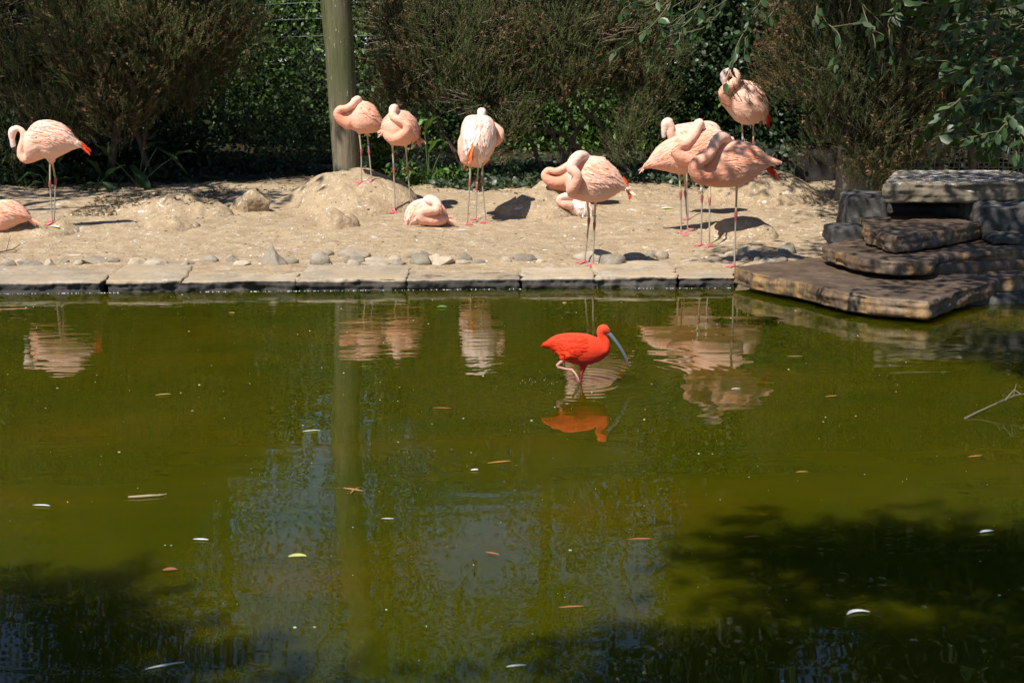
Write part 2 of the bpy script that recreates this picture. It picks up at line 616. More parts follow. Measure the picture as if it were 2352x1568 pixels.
G_M = 'mud mounds on the sandy bank'
build_mound('pole', 'mud_mound', 'largest dry mud mound, at the foot of the wooden pole with a flamingo on top', G_M)
build_mound('clod', 'mud_mound', 'crumbling clod of dried mud with a dark hollow, in front of the pole mound', G_M)
build_mound('mid', 'mud_mound', 'smooth low mud mound left of the foremost standing flamingo', G_M)
build_mound('nest', 'mud_mound', 'small mud nest mound under the sitting flamingo with outstretched neck loop', G_M)
build_mound('right', 'mud_mound', 'dappled mud mound under the tall flamingo at the back right', G_M)
build_mound('hump', 'mud_mound', 'low sand hump behind the one legged shaded flamingo', G_M)
build_mound('low', 'mud_mound', 'low lumpy mud patch between the left flamingo and the tan boulder', G_M)
build_mound('litter', 'mud_mound', 'shaded mud mound covered in leaf litter below the left shrub trunks', G_M)
build_mound('left', 'mud_mound', 'flat mud mound under the sitting flamingo at the left edge', G_M)

IBIS = on_z(1337, 878, 0.0)
M_WATER = water_mat(IBIS)


def build_water():
    xs = np.linspace(-13.5, 7.3, 60); ys = np.linspace(2.62, 11.9, 40)
    X, Y = np.meshgrid(xs, ys)
    Y = Y + (Y - 2.62) / (11.9 - 2.62) * (edge_y(X) + 0.30 - 11.9)
    V = np.concatenate([np.stack([X, Y, np.zeros_like(X)], -1).reshape(-1, 3), np.stack([X, Y, np.full_like(X, -0.85)], -1).reshape(-1, 3)])
    nx, ny = 60, 40; n = nx * ny
    i = (np.arange(ny - 1)[:, None] * nx + np.arange(nx - 1)[None]).ravel()
    F = [np.stack([i, i + 1, i + nx + 1, i + nx], 1), np.stack([i, i + nx, i + nx + 1, i + 1], 1) + n]
    ring = list(range(nx)) + [j * nx + nx - 1 for j in range(1, ny)] + [(ny - 1) * nx + k for k in range(nx - 2, -1, -1)] + [j * nx for j in range(ny - 2, 0, -1)]
    r = np.array(ring); r2 = np.roll(r, -1)
    F.append(np.stack([r, r + n, r2 + n, r2], 1))
    o = obj('water', mesh_np('water', V, np.concatenate(F), 4, smooth=False), M_WATER)
    tag(o, kind='structure')


build_water()

# ------------------------------------------------------------------ coping of flat stones along the pond
M_COPE = stone_mat('coping_sandstone', [(0.25, 0.195, 0.135), (0.38, 0.31, 0.225), (0.48, 0.405, 0.31)], 5.0, tide=0.074, splat=0.38, strata=True, bd=0.008, obj_var=0.12)
M_COPE_FACE = stone_mat('coping_wet_face', [(0.035, 0.031, 0.027), (0.075, 0.066, 0.056), (0.15, 0.13, 0.105)], 9.0, strata=True, bd=0.012, rough=0.6)


def prism(poly, z0, z1):
    n = len(poly)
    V = [(p[0], p[1], z1) for p in poly] + [(p[0], p[1], z0) for p in poly]
    F = [tuple(range(n)), tuple(range(2 * n - 1, n - 1, -1))]
    F += [(i, i + n, (i + 1) % n + n, (i + 1) % n) for i in range(n)]
    return V, F


def ccw(poly):
    a = sum(poly[i][0] * poly[(i + 1) % len(poly)][1] - poly[(i + 1) % len(poly)][0] * poly[i][1] for i in range(len(poly)))
    return poly if a > 0 else poly[::-1]


def rough_edge(poly, step, amp, seed):
    out = []
    n = len(poly)
    for i in range(n):
        a = Vector(poly[i][:2]); b = Vector(poly[(i + 1) % n][:2])
        k = max(1, int((b - a).length / step))
        nr = Vector((b.y - a.y, a.x - b.x)).normalized() if (b - a).length else Vector((0, 0))
        for j in range(k):
            p = a.lerp(b, j / k)
            w = noise.noise(Vector((p.x * 4, p.y * 4, seed))) + 0.5 * noise.noise(Vector((p.x * 13, p.y * 13, seed)))
            out.append(tuple(p + nr * w * amp))
    return out


def slab_mesh(poly, z0, z1, vox, amp, seed, side_amp=None, sm=4):
    poly = rough_edge(ccw([tuple(p) for p in poly]), 0.06, amp * 1.5, seed)
    V, F = prism(poly, z0, z1)
    me = remesh(V, F, vox, sm)
    sa = side_amp if side_amp is not None else amp

    def fn(p, n):
        lay = noise.noise(Vector((p.x * 1.6, p.y * 1.6, p.z * 38 + seed)))
        r = noise.fractal(Vector((p.x * 7, p.y * 7, p.z * 9 + seed * 3)), 0.9, 2.0, 4)
        side = 1 - abs(n.z)
        chip = max(0.0, noise.noise(Vector((p.x * 6 + seed, p.y * 6, p.z * 9))) - 0.18)
        return side * (lay * sa * 0.8 + r * sa * 0.9 - chip * sa * 3.0) + (1 - side) * r * amp * 0.35
    displace(me, fn)
    return me


def face_slots(me, thr=0.55):
    nr = np.empty(len(me.polygons) * 3, np.float32); me.polygons.foreach_get('normal', nr)
    me.polygons.foreach_set('material_index', (nr.reshape(-1, 3)[:, 2] < thr).astype(np.int32))


cop = thing('pond_coping', (0, 11.4, 0), None, None)
cop['kind'] = 'structure'
joints = [-360, -140, 246, 419, 681, 930, 1200, 1373, 1556, 1690]
backs = [600, 596, 600, 606, 606, 604, 604, 600, 598, 594]
for i in range(len(joints) - 1):
    a, b = joints[i], joints[i + 1]
    top = 0.088 + 0.011 * ((i * 37) % 5 - 2) / 2
    def ep(px, sgn):
        p = on_z(px, 640, top)
        return Vector((p.x + sgn * 0.001, float(edge_y(p.x))))
    A, B = ep(a, 1), ep(b, -1)
    k = 0.05 * math.sin(i * 2.3)
    ba = on_z(a, backs[i], top); bb = on_z(b, backs[i + 1], top)
    sk = (ba.x - A.x) * 0.25 + 0.06 * math.sin(i * 1.7)
    sk2 = (bb.x - B.x) * 0.25 + 0.06 * math.sin((i + 1) * 1.7)
    poly = [(A.x, A.y + 0.022 * math.sin(i * 3.1)), (B.x, B.y + 0.022 * math.sin(i * 2.3 + 1)), (B.x + sk2 - 0.003, 12.14 + k), (A.x + sk + 0.003, 12.14 + k)]
    me = slab_mesh(poly, -0.12, top, 0.013, 0.016, i * 5.3, side_amp=0.030, sm=2)
    obj('coping_stone', me, M_COPE, cop, loc=((A.x + B.x) / 2, 11.6, 0))

# white beads standing in for sun glints where water meets the coping stones
ico = bmesh.new(); bmesh.ops.create_icosphere(ico, subdivisions=1, radius=1.0)
IV = np.array([v.co[:] for v in ico.verts]); IF = np.array([[v.index for v in f.verts] for f in ico.faces]); ico.free()


def blobs(name, P, rad, mat, scale=(1, 1, 1), cols=None):
    P = np.asarray(P); n = len(P)
    V = (IV[None] * np.asarray(rad)[:, None, None] * np.asarray(scale)[None, None] + P[:, None]).reshape(-1, 3)
    F = (IF[None] + (np.arange(n) * len(IV))[:, None, None]).reshape(-1, 3)
    c = None if cols is None else np.repeat(cols, len(IV), 0)
    return mesh_np(name, V, F, 3, c, True)


bx = np.sort(rng.uniform(-4.3, 1.75, 620))
keep = vnoise(bx * 2.3, bx * 0 + 5) > -0.08
bx = bx[keep]
M_GLINT_BUBBLE = plain_mat('water_bead', (0.86, 0.88, 0.86), 0.12, 0.8)  # white base stands in for sun glints; the bubbles share it
bp = np.stack([bx, edge_y(bx) - 0.016 - rng.random(len(bx)) * 0.012, np.full(len(bx), 0.001)], 1)
o = obj('glint_beads', blobs('glint_beads', bp, rng.uniform(0.0010, 0.0042, len(bx)) * (0.35 + 0.65 * (rng.random(len(bx)) < 0.4)), M_GLINT_BUBBLE, (1.3, 1, 0.9)), M_GLINT_BUBBLE, loc=(0, 11.2, 0))
tag(o, 'line of white beads standing in for sun glints along the foot of the coping', 'water beads', kind='stuff')

# ------------------------------------------------------------------ stones along the coping
M_ROCK = stone_mat('cobble', [(0.27, 0.215, 0.15), (0.37, 0.30, 0.215), (0.46, 0.385, 0.29)], 7.0, splat=0.30, bd=0.006, obj_var=0.22)
M_ROCKG = stone_mat('grey_cobble', [(0.17, 0.142, 0.105), (0.25, 0.212, 0.16), (0.335, 0.29, 0.225)], 8.0, splat=0.30, bd=0.006, obj_var=0.2)


def rock_mesh(w, d, h, seed, ang=0.0, sub=4, point=0.0, flat=0.0):
    bm = bmesh.new(); bmesh.ops.create_icosphere(bm, subdivisions=sub, radius=1.0)
    for v in bm.verts:
        p = v.co.copy()
        if ang:   # broken stone: flattened by a few planes
            for k in range(7):
                dr = Vector((math.sin(k * 2.4 + seed), math.cos(k * 1.7 + seed * 2), math.sin(k * 3.3 + seed * 1.3) * 0.8 + 0.2)).normalized()
                lim = 0.62 + 0.2 * math.sin(k * 5 + seed)
                e = p.dot(dr) - lim
                if e > 0: p -= dr * e * ang
        q = p * (1 + 0.22 * noise.noise(p * 1.3 + Vector((seed, seed * 2, 0))) + 0.07 * noise.noise(p * 3.1 + Vector((0, seed, 0))))
        q += v.co * 0.03 * noise.fractal(v.co * 6 + Vector((seed, 0, 0)), 1.0, 2.0, 3)
        if point and q.z > 0:
            s = 1 - point * min(q.z, 1.0) ** 0.9; q.x = q.x * s + 0.12 * q.z; q.y *= s
        v.co = Vector((q.x * w / 2, q.y * d / 2, q.z * h))
    me = bpy.data.meshes.new('rock'); bm.to_mesh(me); bm.free()
    me.polygons.foreach_set('use_smooth', [True] * len(me.polygons))
    return me


def E(cx, cy, w, h): return ((0 + cx / 1.809) * .5742, (850 + cy / 1.809) * .5742, w / 1.809 * .5742, h / 1.809 * .5742)
def Gc(cx, cy, w, h): return ((1200 + cx / 1.809) * .5742, (850 + cy / 1.809) * .5742, w / 1.809 * .5742, h / 1.809 * .5742)
def C4(cx, cy, w, h): return ((2500 + cx / 1.743) * .5742, (200 + cy / 1.743) * .5742, w / 1.743 * .5742, h / 1.743 * .5742)


G_S = 'stones lined up between the sand and the coping'
STONES = [
    (E(48, 388, 112, 58), 'r', 'rounded tan stone at the far left end of the stone row'),
    (E(36, 425, 115, 40), 'g', 'flat whitish grey stone lowest at the far left end of the row'),
    (E(205, 398, 215, 56), 'ga', 'long dark grey stone lying flat left of the chipped angular stone'),
    (E(150, 350, 110, 34), 'r', 'small half buried tan stone above the long dark grey stone'),
    (E(352, 355, 92, 60), 'a', 'small chipped angular stone with a notch, left part of the row'),
    (E(455, 346, 84, 38), 'ga', 'small grey shard just right of the chipped angular stone'),
    (E(645, 336, 205, 88), 'rb', 'big broken cobble with a rough undercut face, left part of the row'),
    (E(558, 366, 80, 36), 'r', 'low tan stone wedged under the big broken cobble at its left'),
    (E(818, 346, 88, 34), 'g', 'thin flat stone right of the big broken cobble'),
    (E(975, 398, 150, 60), 'a', 'overhanging flat tan stone with a dark gap beneath, nearest the coping joint'),
    (E(1120, 408, 170, 44), 'r', 'broad low tan stone sunk between overhanging stone and coping'),
    (E(1340, 366, 112, 48), 'a', 'tan angular cobble left of the smooth egg shaped stone'),
    (E(1140, 370, 90, 28), 'r', 'little buried pebble hump left of the tan angular cobble'),
    (E(1512, 330, 112, 58), 'rg', 'smooth egg shaped grey stone standing alone on the sand'),
    (E(1672, 332, 142, 68), 'a', 'tan wedge stone with dark underside left of the pointed stone'),
    (E(1745, 362, 140, 44), 'a', 'flat brown stone touching the lower left of the pointed stone'),
    (E(1962, 312, 215, 168), 'p', 'tall pointed triangular grey stone, the tallest in the row'),
    (E(2088, 346, 140, 58), 'r', 'low pale stone leaning at the right foot of the pointed stone'),
    (Gc(135, 332, 160, 112), 'rg', 'thick rounded dark stone with a flat slanted top'),
    (Gc(190, 292, 92, 54), 'r', 'tan stone tucked behind the thick rounded dark stone'),
    (Gc(180, 380, 100, 26), 'r', 'flat sliver of stone in front of the thick rounded dark stone'),
    (Gc(378, 302, 245, 76), 'r', 'broad pale slab like cobble, widest of the middle stones'),
    (Gc(392, 346, 150, 60), 'g', 'grey cobble pressed against the front of the broad pale cobble'),
    (Gc(380, 372, 100, 50), 'r', 'small round tan stone below the broad pale cobble'),
    (Gc(540, 368, 190, 36), 'o', 'long flat orange brown stone'),
    (Gc(550, 344, 220, 40), 'r', 'long low buff stone lying behind the orange brown stone'),
    (Gc(682, 332, 96, 58), 'r', 'buff lump at the right end of the long low buff stone'),
    (Gc(700, 368, 130, 40), 'ga', 'dark cracked stone right of the orange brown stone'),
    (Gc(855, 304, 172, 54), 'a', 'rough crusty brown stone at the back of the middle cluster'),
    (Gc(870, 358, 152, 84), 'rg', 'bulging grey cobble at the front of the middle cluster'),
    (Gc(978, 332, 110, 60), 'r', 'tan cobble right of the bulging grey cobble'),
    (Gc(1045, 350, 178, 88), 'a', 'large tan stone with a black broken corner'),
    (Gc(1192, 320, 104, 58), 'rg', 'veined grey pebble right of the black cornered stone'),
    (Gc(1170, 356, 104, 36), 'r', 'small brown stone under the veined grey pebble'),
    (Gc(1292, 356, 115, 30), 'g', 'thin grey stone right of the veined pebble'),
    (Gc(1490, 335, 96, 50), 'r', 'buff stone left of the smooth oval cobble'),
    (Gc(1628, 320, 158, 66), 'rg', 'smooth oval cobble midway between the cluster and the foremost flamingo'),
    (Gc(1742, 352, 66, 24), 'r', 'tiny tan stone left of the foremost flamingo'),
    (Gc(2165, 318, 345, 100), 'r', 'largest pale boulder, behind the feet of the foremost flamingo'),
    (Gc(2262, 345, 205, 84), 'dg', 'dark oval cobble in the shadow of the foremost flamingo'),
    (C4(70, 1445, 160, 52), 'dg', 'flat dark cobble right of the dark oval cobble'),
    (C4(175, 1420, 62, 50), 'd', 'small upright dark stone at the end of the flamingo shadow'),
    (C4(258, 1432, 110, 62), 'a', 'square tan stone just outside the flamingo shadow'),
    (C4(620, 1465, 110, 26), 'g', 'thin grey stone left of the one legged flamingo'),
    (C4(752, 1420, 110, 34), 'r', 'low tan stone behind the shank of the one legged flamingo'),
    (C4(730, 1455, 110, 40), 'g', 'grey stone half hidden by the shank of the one legged flamingo'),
    (C4(872, 1400, 145, 66), 'r', 'pale dappled cobble right of the one legged flamingo'),
    (C4(895, 1428, 130, 46), 'g', 'flat cobble lying in front of the pale dappled cobble'),
    (C4(835, 1448, 90, 46), 'rg', 'round grey stone at the foot of the pale dappled cobble'),
    (C4(925, 1456, 62, 36), 'g', 'small knobbly stone by the flat dappled cobble'),
    (C4(1000, 1470, 110, 34), 'd', 'dark stone in tree shade beside the lowest step slab'),
    (C4(1140, 1385, 124, 72), 'rg', 'brown cobble in tree shade nearest the stone steps'),
    (C4(1090, 1460, 100, 40), 'd', 'flat dark pebble between the shaded cobble and step slab'),
]
for i, ((px, py, w, h), kind, lab) in enumerate(STONES):
    f = ground_hit(px, py + h * 0.46, 11.85, mounds=False)
    sc = f.y / FPX * 1.015
    W_, H_ = w * sc, h * sc
    dp = W_ * (0.75 + 0.2 * math.sin(i * 2.1))
    dp = min(dp, max(0.3, H_ * 1.6))
    c = Vector((f.x, f.y + dp * 0.42, 0))
    c.z = f.z + H_ * (0.04 + 0.08 * math.sin(i * 5.7))
    me = rock_mesh(W_ * (1.45 if 'p' in kind else 1.14), dp, H_ * 0.80, i * 1.37 + 2, ang=0.85 if ('a' in kind or 'b' in kind) else (1.0 if 'p' in kind else 0.15), sub=4 if w > 45 else 3, point=0.62 if 'p' in kind else 0.0)
    me.transform(Matrix.Rotation(0.5 * math.sin(i * 4.1), 4, 'Z') if 'p' not in kind else Matrix.Identity(4))
    me.transform(Matrix.Translation(c))
    mat = M_ROCKG if ('g' in kind or 'd' in kind or 'p' in kind) else M_ROCK  # stones lying in shadow also take the darker grey, shade put into colour
    o = obj('stone', me, mat, loc=c)
    tag(o, lab, 'stone', G_S)

# the boulder of packed mud at the back left
f = ground_hit(569, 487, mounds=False)
sc = f.y / FPX
bw, bh = 108 * sc, 50 * sc
me = rock_mesh(bw * 1.12, bw * 0.9, bh * 0.9, 12.2, ang=0.55, sub=5)
me.transform(Matrix.Translation((f.x, f.y + bw * 0.32, f.z + bh * 0.08)))
o = obj('boulder', me, M_SAND, loc=(f.x, f.y + bw * 0.32, f.z))
tag(o, 'flat topped tan boulder alone on the sand left of the pole mound', 'boulder')

# pebbles and crumbs strewn over the sand
n = 2600
px = rng.uniform(-4.6, 4.2, n); py = 11.95 + 4.8 * rng.random(n) ** 1.3
pz = base_h(px, py) + mound_h(px, py)
pr = 0.0035 + 0.010 * rng.random(n) ** 4
M_CRUMB = attr_mat('crumbs', 0.9, 0, 0.15)
pal = np.array([(0.30, 0.21, 0.12), (0.42, 0.31, 0.19), (0.2, 0.14, 0.08), (0.12, 0.085, 0.05), (0.7, 0.66, 0.58)])
cc = pal[rng.choice(5, n, p=[.3, .25, .2, .13, .12])]
o = obj('gravel', blobs('gravel', np.stack([px, py, pz + pr * 0.2], 1), pr, M_CRUMB, (1.3, 1.1, 0.6), cc), M_CRUMB, loc=(0, 13, 0))
tag(o, 'crumbs of earth and droppings scattered over the sand', 'gravel', kind='stuff')

# ------------------------------------------------------------------ stepped slabs at the right
ST_RUST = (0.36, 0.205, 0.075)
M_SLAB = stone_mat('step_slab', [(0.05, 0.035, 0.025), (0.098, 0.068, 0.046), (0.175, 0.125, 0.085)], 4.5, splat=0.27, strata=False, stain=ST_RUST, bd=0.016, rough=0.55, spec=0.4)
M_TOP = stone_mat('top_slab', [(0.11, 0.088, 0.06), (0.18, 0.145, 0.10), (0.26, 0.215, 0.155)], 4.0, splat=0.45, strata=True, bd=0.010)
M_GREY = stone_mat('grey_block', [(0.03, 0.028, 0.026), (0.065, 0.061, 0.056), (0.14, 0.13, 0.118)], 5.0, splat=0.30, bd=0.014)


def C5(x, y): return ((2900 + x / 1.7425) * .5742, (500 + y / 1.7425) * .5742)


def slab(name, pts, z1, z0, mat, lab, cat, seed, vox=0.013, amp=0.017, extra=()):
    poly = []
    for x, y in pts:
        p = on_z(*C5(x, y), z1); poly.append((p.x, p.y))
    poly += list(extra)
    c = Vector((sum(p[0] for p in poly) / len(poly), sum(p[1] for p in poly) / len(poly), z0))
    me = slab_mesh(poly, z0, z1, vox, amp, seed, side_amp=amp * 1.1, sm=2)
    o = obj(name, me, mat, loc=c)
    tag(o, lab, cat, 'stacked stone slabs beside the pond')
    return o


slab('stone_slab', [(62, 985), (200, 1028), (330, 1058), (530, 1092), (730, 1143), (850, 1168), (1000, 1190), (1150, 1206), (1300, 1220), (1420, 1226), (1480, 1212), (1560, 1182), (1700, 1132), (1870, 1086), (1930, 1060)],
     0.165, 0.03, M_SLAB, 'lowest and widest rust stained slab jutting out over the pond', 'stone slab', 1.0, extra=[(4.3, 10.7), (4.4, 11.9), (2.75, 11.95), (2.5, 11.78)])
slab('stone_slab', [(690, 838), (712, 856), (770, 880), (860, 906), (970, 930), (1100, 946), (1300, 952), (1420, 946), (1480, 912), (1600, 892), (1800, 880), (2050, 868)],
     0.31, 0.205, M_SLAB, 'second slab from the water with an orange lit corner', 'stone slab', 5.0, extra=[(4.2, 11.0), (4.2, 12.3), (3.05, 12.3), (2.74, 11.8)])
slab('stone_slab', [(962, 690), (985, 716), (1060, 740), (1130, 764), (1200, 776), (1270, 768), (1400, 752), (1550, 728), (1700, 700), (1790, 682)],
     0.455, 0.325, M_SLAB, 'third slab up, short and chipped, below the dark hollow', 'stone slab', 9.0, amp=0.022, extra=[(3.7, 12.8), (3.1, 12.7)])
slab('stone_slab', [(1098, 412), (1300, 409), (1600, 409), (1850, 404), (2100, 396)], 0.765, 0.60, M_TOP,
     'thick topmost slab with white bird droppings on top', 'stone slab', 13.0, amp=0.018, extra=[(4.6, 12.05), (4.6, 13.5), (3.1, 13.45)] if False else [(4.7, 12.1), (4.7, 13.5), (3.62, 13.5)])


def block(name, x0, x1, ytop, ybot, Y, depth, mat, lab, seed, lean=0.0, cat='stone block', amp=0.03, vox=0.022):
    a = at_depth(*C5(x0, ybot), Y); b = at_depth(*C5(x1, ytop), Y)
    V, F = prism(rough_edge(ccw([(a.x, Y), (b.x, Y), (b.x + lean, Y + depth), (a.x + lean, Y + depth)]), 0.07, amp * 0.6, seed), a.z, b.z)
    me = remesh(V, F, vox, 10, 0.6)

    def fn(p, n):
        return amp * (noise.fractal(Vector((p.x * 4 + seed, p.y * 4, p.z * 5)), 0.9, 2.0, 4) + 0.9 * noise.noise(Vector((p.x * 2.2, p.y * 2 + seed, p.z * 3))))
    displace(me, fn)
    o = obj(name, me, mat, loc=((a.x + b.x) / 2, Y + depth / 2, a.z))
    tag(o, lab, cat, 'rough blocks propping the stone slabs')


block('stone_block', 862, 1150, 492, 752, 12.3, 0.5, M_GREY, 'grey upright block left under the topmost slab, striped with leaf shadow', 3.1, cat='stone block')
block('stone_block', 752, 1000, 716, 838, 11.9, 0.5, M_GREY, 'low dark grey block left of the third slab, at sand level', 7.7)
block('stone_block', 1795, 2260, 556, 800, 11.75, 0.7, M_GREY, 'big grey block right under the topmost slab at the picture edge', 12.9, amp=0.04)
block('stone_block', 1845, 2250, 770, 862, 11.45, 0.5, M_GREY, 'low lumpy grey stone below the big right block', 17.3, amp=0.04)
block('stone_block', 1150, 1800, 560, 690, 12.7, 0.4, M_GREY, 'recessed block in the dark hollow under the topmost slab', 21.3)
# footing below the lowest slab and second slab (in the dark gaps)
V, F = prism([(2.1, 11.3), (2.9, 10.35), (4.3, 10.6), (4.4, 11.9), (2.2, 12.0)], -0.5, 0.06)
o = obj('stone_footing', remesh(V, F, 0.04, 4), M_GREY, loc=(3.2, 11, 0)); tag(o, 'dark recessed footing under the lowest slab', 'footing')
V, F = prism([(2.72, 11.5), (2.95, 11.05), (3.3, 10.85), (4.2, 11.2), (4.2, 12.3), (2.9, 12.3)], 0.14, 0.24)
o = obj('stone_footing', remesh(V, F, 0.03, 4), M_SLAB, loc=(3.4, 11.6, .14)); tag(o, 'mossy recessed footing between the lowest and second slabs', 'footing')
V, F = prism([(3.0, 12.0), (3.1, 11.75), (3.6, 11.8), (3.6, 12.7), (3.0, 12.8)], 0.28, 0.36)
o = obj('stone_footing', remesh(V, F, 0.03, 4), M_SLAB, loc=(3.3, 12.2, .3)); tag(o, 'recessed footing under the third slab', 'footing')
# rocky bank at the right edge
for k, (x, y, w, d, h, sd, lb) in enumerate([(5.05, 10.9, 1.0, 1.2, 0.55, 3, 'dark bank boulder at the right edge beside the lowest slab'), (5.2, 9.6, 1.1, 1.3, 0.45, 8, 'dark bank boulder at the right edge nearest the camera')]):
    me = rock_mesh(w, d, h, sd, ang=0.6); me.transform(Matrix.Translation((x, y, 0.0)))
    tag(obj('boulder', me, M_GREY, loc=(x, y, 0)), lb, 'boulder')
# ------------------------------------------------------------------ vegetation helpers
M_LEAF = attr_mat('leaf', 0.5, 0.22, 0.3)
M_LEAFG = attr_mat('glossy_leaf', 0.40, 0.15, 0.35)
M_NEEDLE = attr_mat('heath_needles', 0.7, 0.15, 0.2)
M_BARK = stone_mat('bark', [(0.055, 0.04, 0.028), (0.11, 0.082, 0.06), (0.18, 0.14, 0.105)], 14, bd=0.012)
M_TWIG = attr_mat('twig', 0.85, 0, 0.15)


def rnd_dirs(n, up=0.0):
    d = rng.normal(size=(n, 3)); d[:, 2] += up
    return d / np.linalg.norm(d, axis=1, keepdims=True)


def norm(v): return v / np.maximum(np.linalg.norm(v, axis=1, keepdims=True), 1e-9)


def leaves_mesh(name, P, D, L, W, cols, fold=0.18, droop=0.12):
    """one folded leaf per row: base P, direction D, random roll"""
    n = len(P); D = norm(D)
    r = rnd_dirs(n, 0.9)
    N = norm(r - D * (r * D).sum(1, keepdims=True)); Sd = np.cross(D, N)
    L = np.asarray(L)[:, None]; W = np.asarray(W)[:, None]
    mid = P + D * L * 0.5 - N * W * fold
    tip = P + D * L - N * L * droop
    a = P + D * L * 0.28 + Sd * W * 0.42; b = P + D * L * 0.66 + Sd * W * 0.36
    c = P + D * L * 0.28 - Sd * W * 0.42; d = P + D * L * 0.66 - Sd * W * 0.36
    V = np.stack([P, a, b, tip, d, c, mid], 1).reshape(-1, 3)
    o = (np.arange(n) * 7)[:, None]
    F = np.concatenate([o + np.array([[0, 1, 2, 6]]), o + np.array([[6, 2, 3, 4]]), o + np.array([[0, 6, 4, 5]])], 1).reshape(-1, 4)
    return mesh_np(name, V, F, 4, np.repeat(cols, 7, 0), False)


def pal_cols(n, pal, var=0.25):
    pal = np.array(pal)
    c = pal[rng.integers(0, len(pal), n)] * (1 + var * rng.uniform(-1, 1, (n, 1)))
    return np.clip(c, 0.002, 1)


def sprig_templates():
    out = []
    for s in range(8):
        r = np.random.default_rng(100 + s)
        brown = s >= 4
        T, C = [], []
        bend = r.normal(size=2) * 0.12
        def ax(h): return np.array([bend[0] * h * h, bend[1] * h * h, h])
        w = 0.011
        T += [[ax(0) + (-w, 0, 0), ax(0) + (w, 0, 0), ax(0.95)], [ax(0) + (0, -w, 0), ax(0) + (0, w, 0), ax(0.95)]]
        C += [1, 1]
        m = 15
        for k in range(m):
            h = 0.12 + 0.85 * k / m; a = k * 2.4 + r.random(); le = r.uniform(0.16, 0.30) * (1.15 - 0.6 * h)
            el = r.uniform(0.7, 1.1)
            d = np.array([math.cos(a) * math.cos(el), math.sin(a) * math.cos(el), math.sin(el)])
            sd = np.array([-math.sin(a), math.cos(a), 0]) * 0.021
            b = ax(h)
            T.append([b - sd, b + sd, b + d * le]); C.append(0)
        if brown:
            for k in range(10):
                h = 0.55 + 0.42 * k / 10; a = k * 2.4 + r.random() * 2; q = 0.075 * r.uniform(0.7, 1.25)
                b = ax(h) + np.array([math.cos(a), math.sin(a), 0]) * 0.06
                e1 = r.normal(size=3) * q; e2 = r.normal(size=3) * q
                T.append([b, b + e1, b + e2]); C.append(2)
        out.append((np.array(T, float), np.array(C)))
    return out


SPR = sprig_templates()


def sprigs_mesh(name, P, D, L, brown, greens, browns, stems):
    """P base points, D directions, L lengths, brown bool"""
    VV, CC = [], []
    n = len(P); D = norm(D)
    r = rnd_dirs(n); X = norm(r - D * (r * D).sum(1, keepdims=True)); Y = np.cross(D, X)
    ti = rng.integers(0, 4, n) + 4 * brown.astype(int)
    for k, (T, C) in enumerate(SPR):
        s = np.where(ti == k)[0]
        if not len(s): continue
        q = T.reshape(-1, 3)
        M = np.stack([X[s], Y[s], D[s]], 1) * L[s][:, None, None]
        v = np.einsum('vk,nkj->nvj', q, M) + P[s][:, None]
        g = pal_cols(len(s), greens, 0.3); b = pal_cols(len(s), browns, 0.3); st = pal_cols(len(s), stems, 0.3)
        tri = np.where(C[None, :, None] == 0, g[:, None], np.where(C[None, :, None] == 1, st[:, None], b[:, None]))
        VV.append(v.reshape(-1, 3)); CC.append(np.repeat(tri, 3, 1).reshape(-1, 3))
    V = np.concatenate(VV); Cc = np.concatenate(CC)
    return mesh_np(name, V, np.arange(len(V)).reshape(-1, 3), 3, Cc, False)


def twig_tubes(paths, rads, seg=4):
    parts = []
    for p, r in zip(paths, rads):
        parts.append(tube(p, r, seg, cap=False))
    return merge(parts)


def limb(a, b, r0, r1, wob=0.1, n=8, seed=0, sag=0.0):
    a = Vector(a); b = Vector(b); L = (b - a).length
    pts, rad = [], []
    for i in range(n + 1):
        t = i / n
        w = Vector((noise.noise(Vector((t * 3, seed, 0))), noise.noise(Vector((t * 3, seed, 9))), 0.5 * noise.noise(Vector((t * 3, seed, 17))))) * wob * L * min(1, t * 4) * (1 if t < 1 else 0.6)
        pts.append(a.lerp(b, t) + w + Vector((0, 0, sag * math.sin(t * math.pi)))); rad.append(r0 + (r1 - r0) * t)
    return pts, rad


def ell(px, py, Y, rx, ry, dy):
    """ellipsoid from its outline in the photograph at depth Y"""
    c = at_depth(px, py, Y); s = Y / FPX
    return (np.array(c), np.array([rx * s, dy, ry * s]))


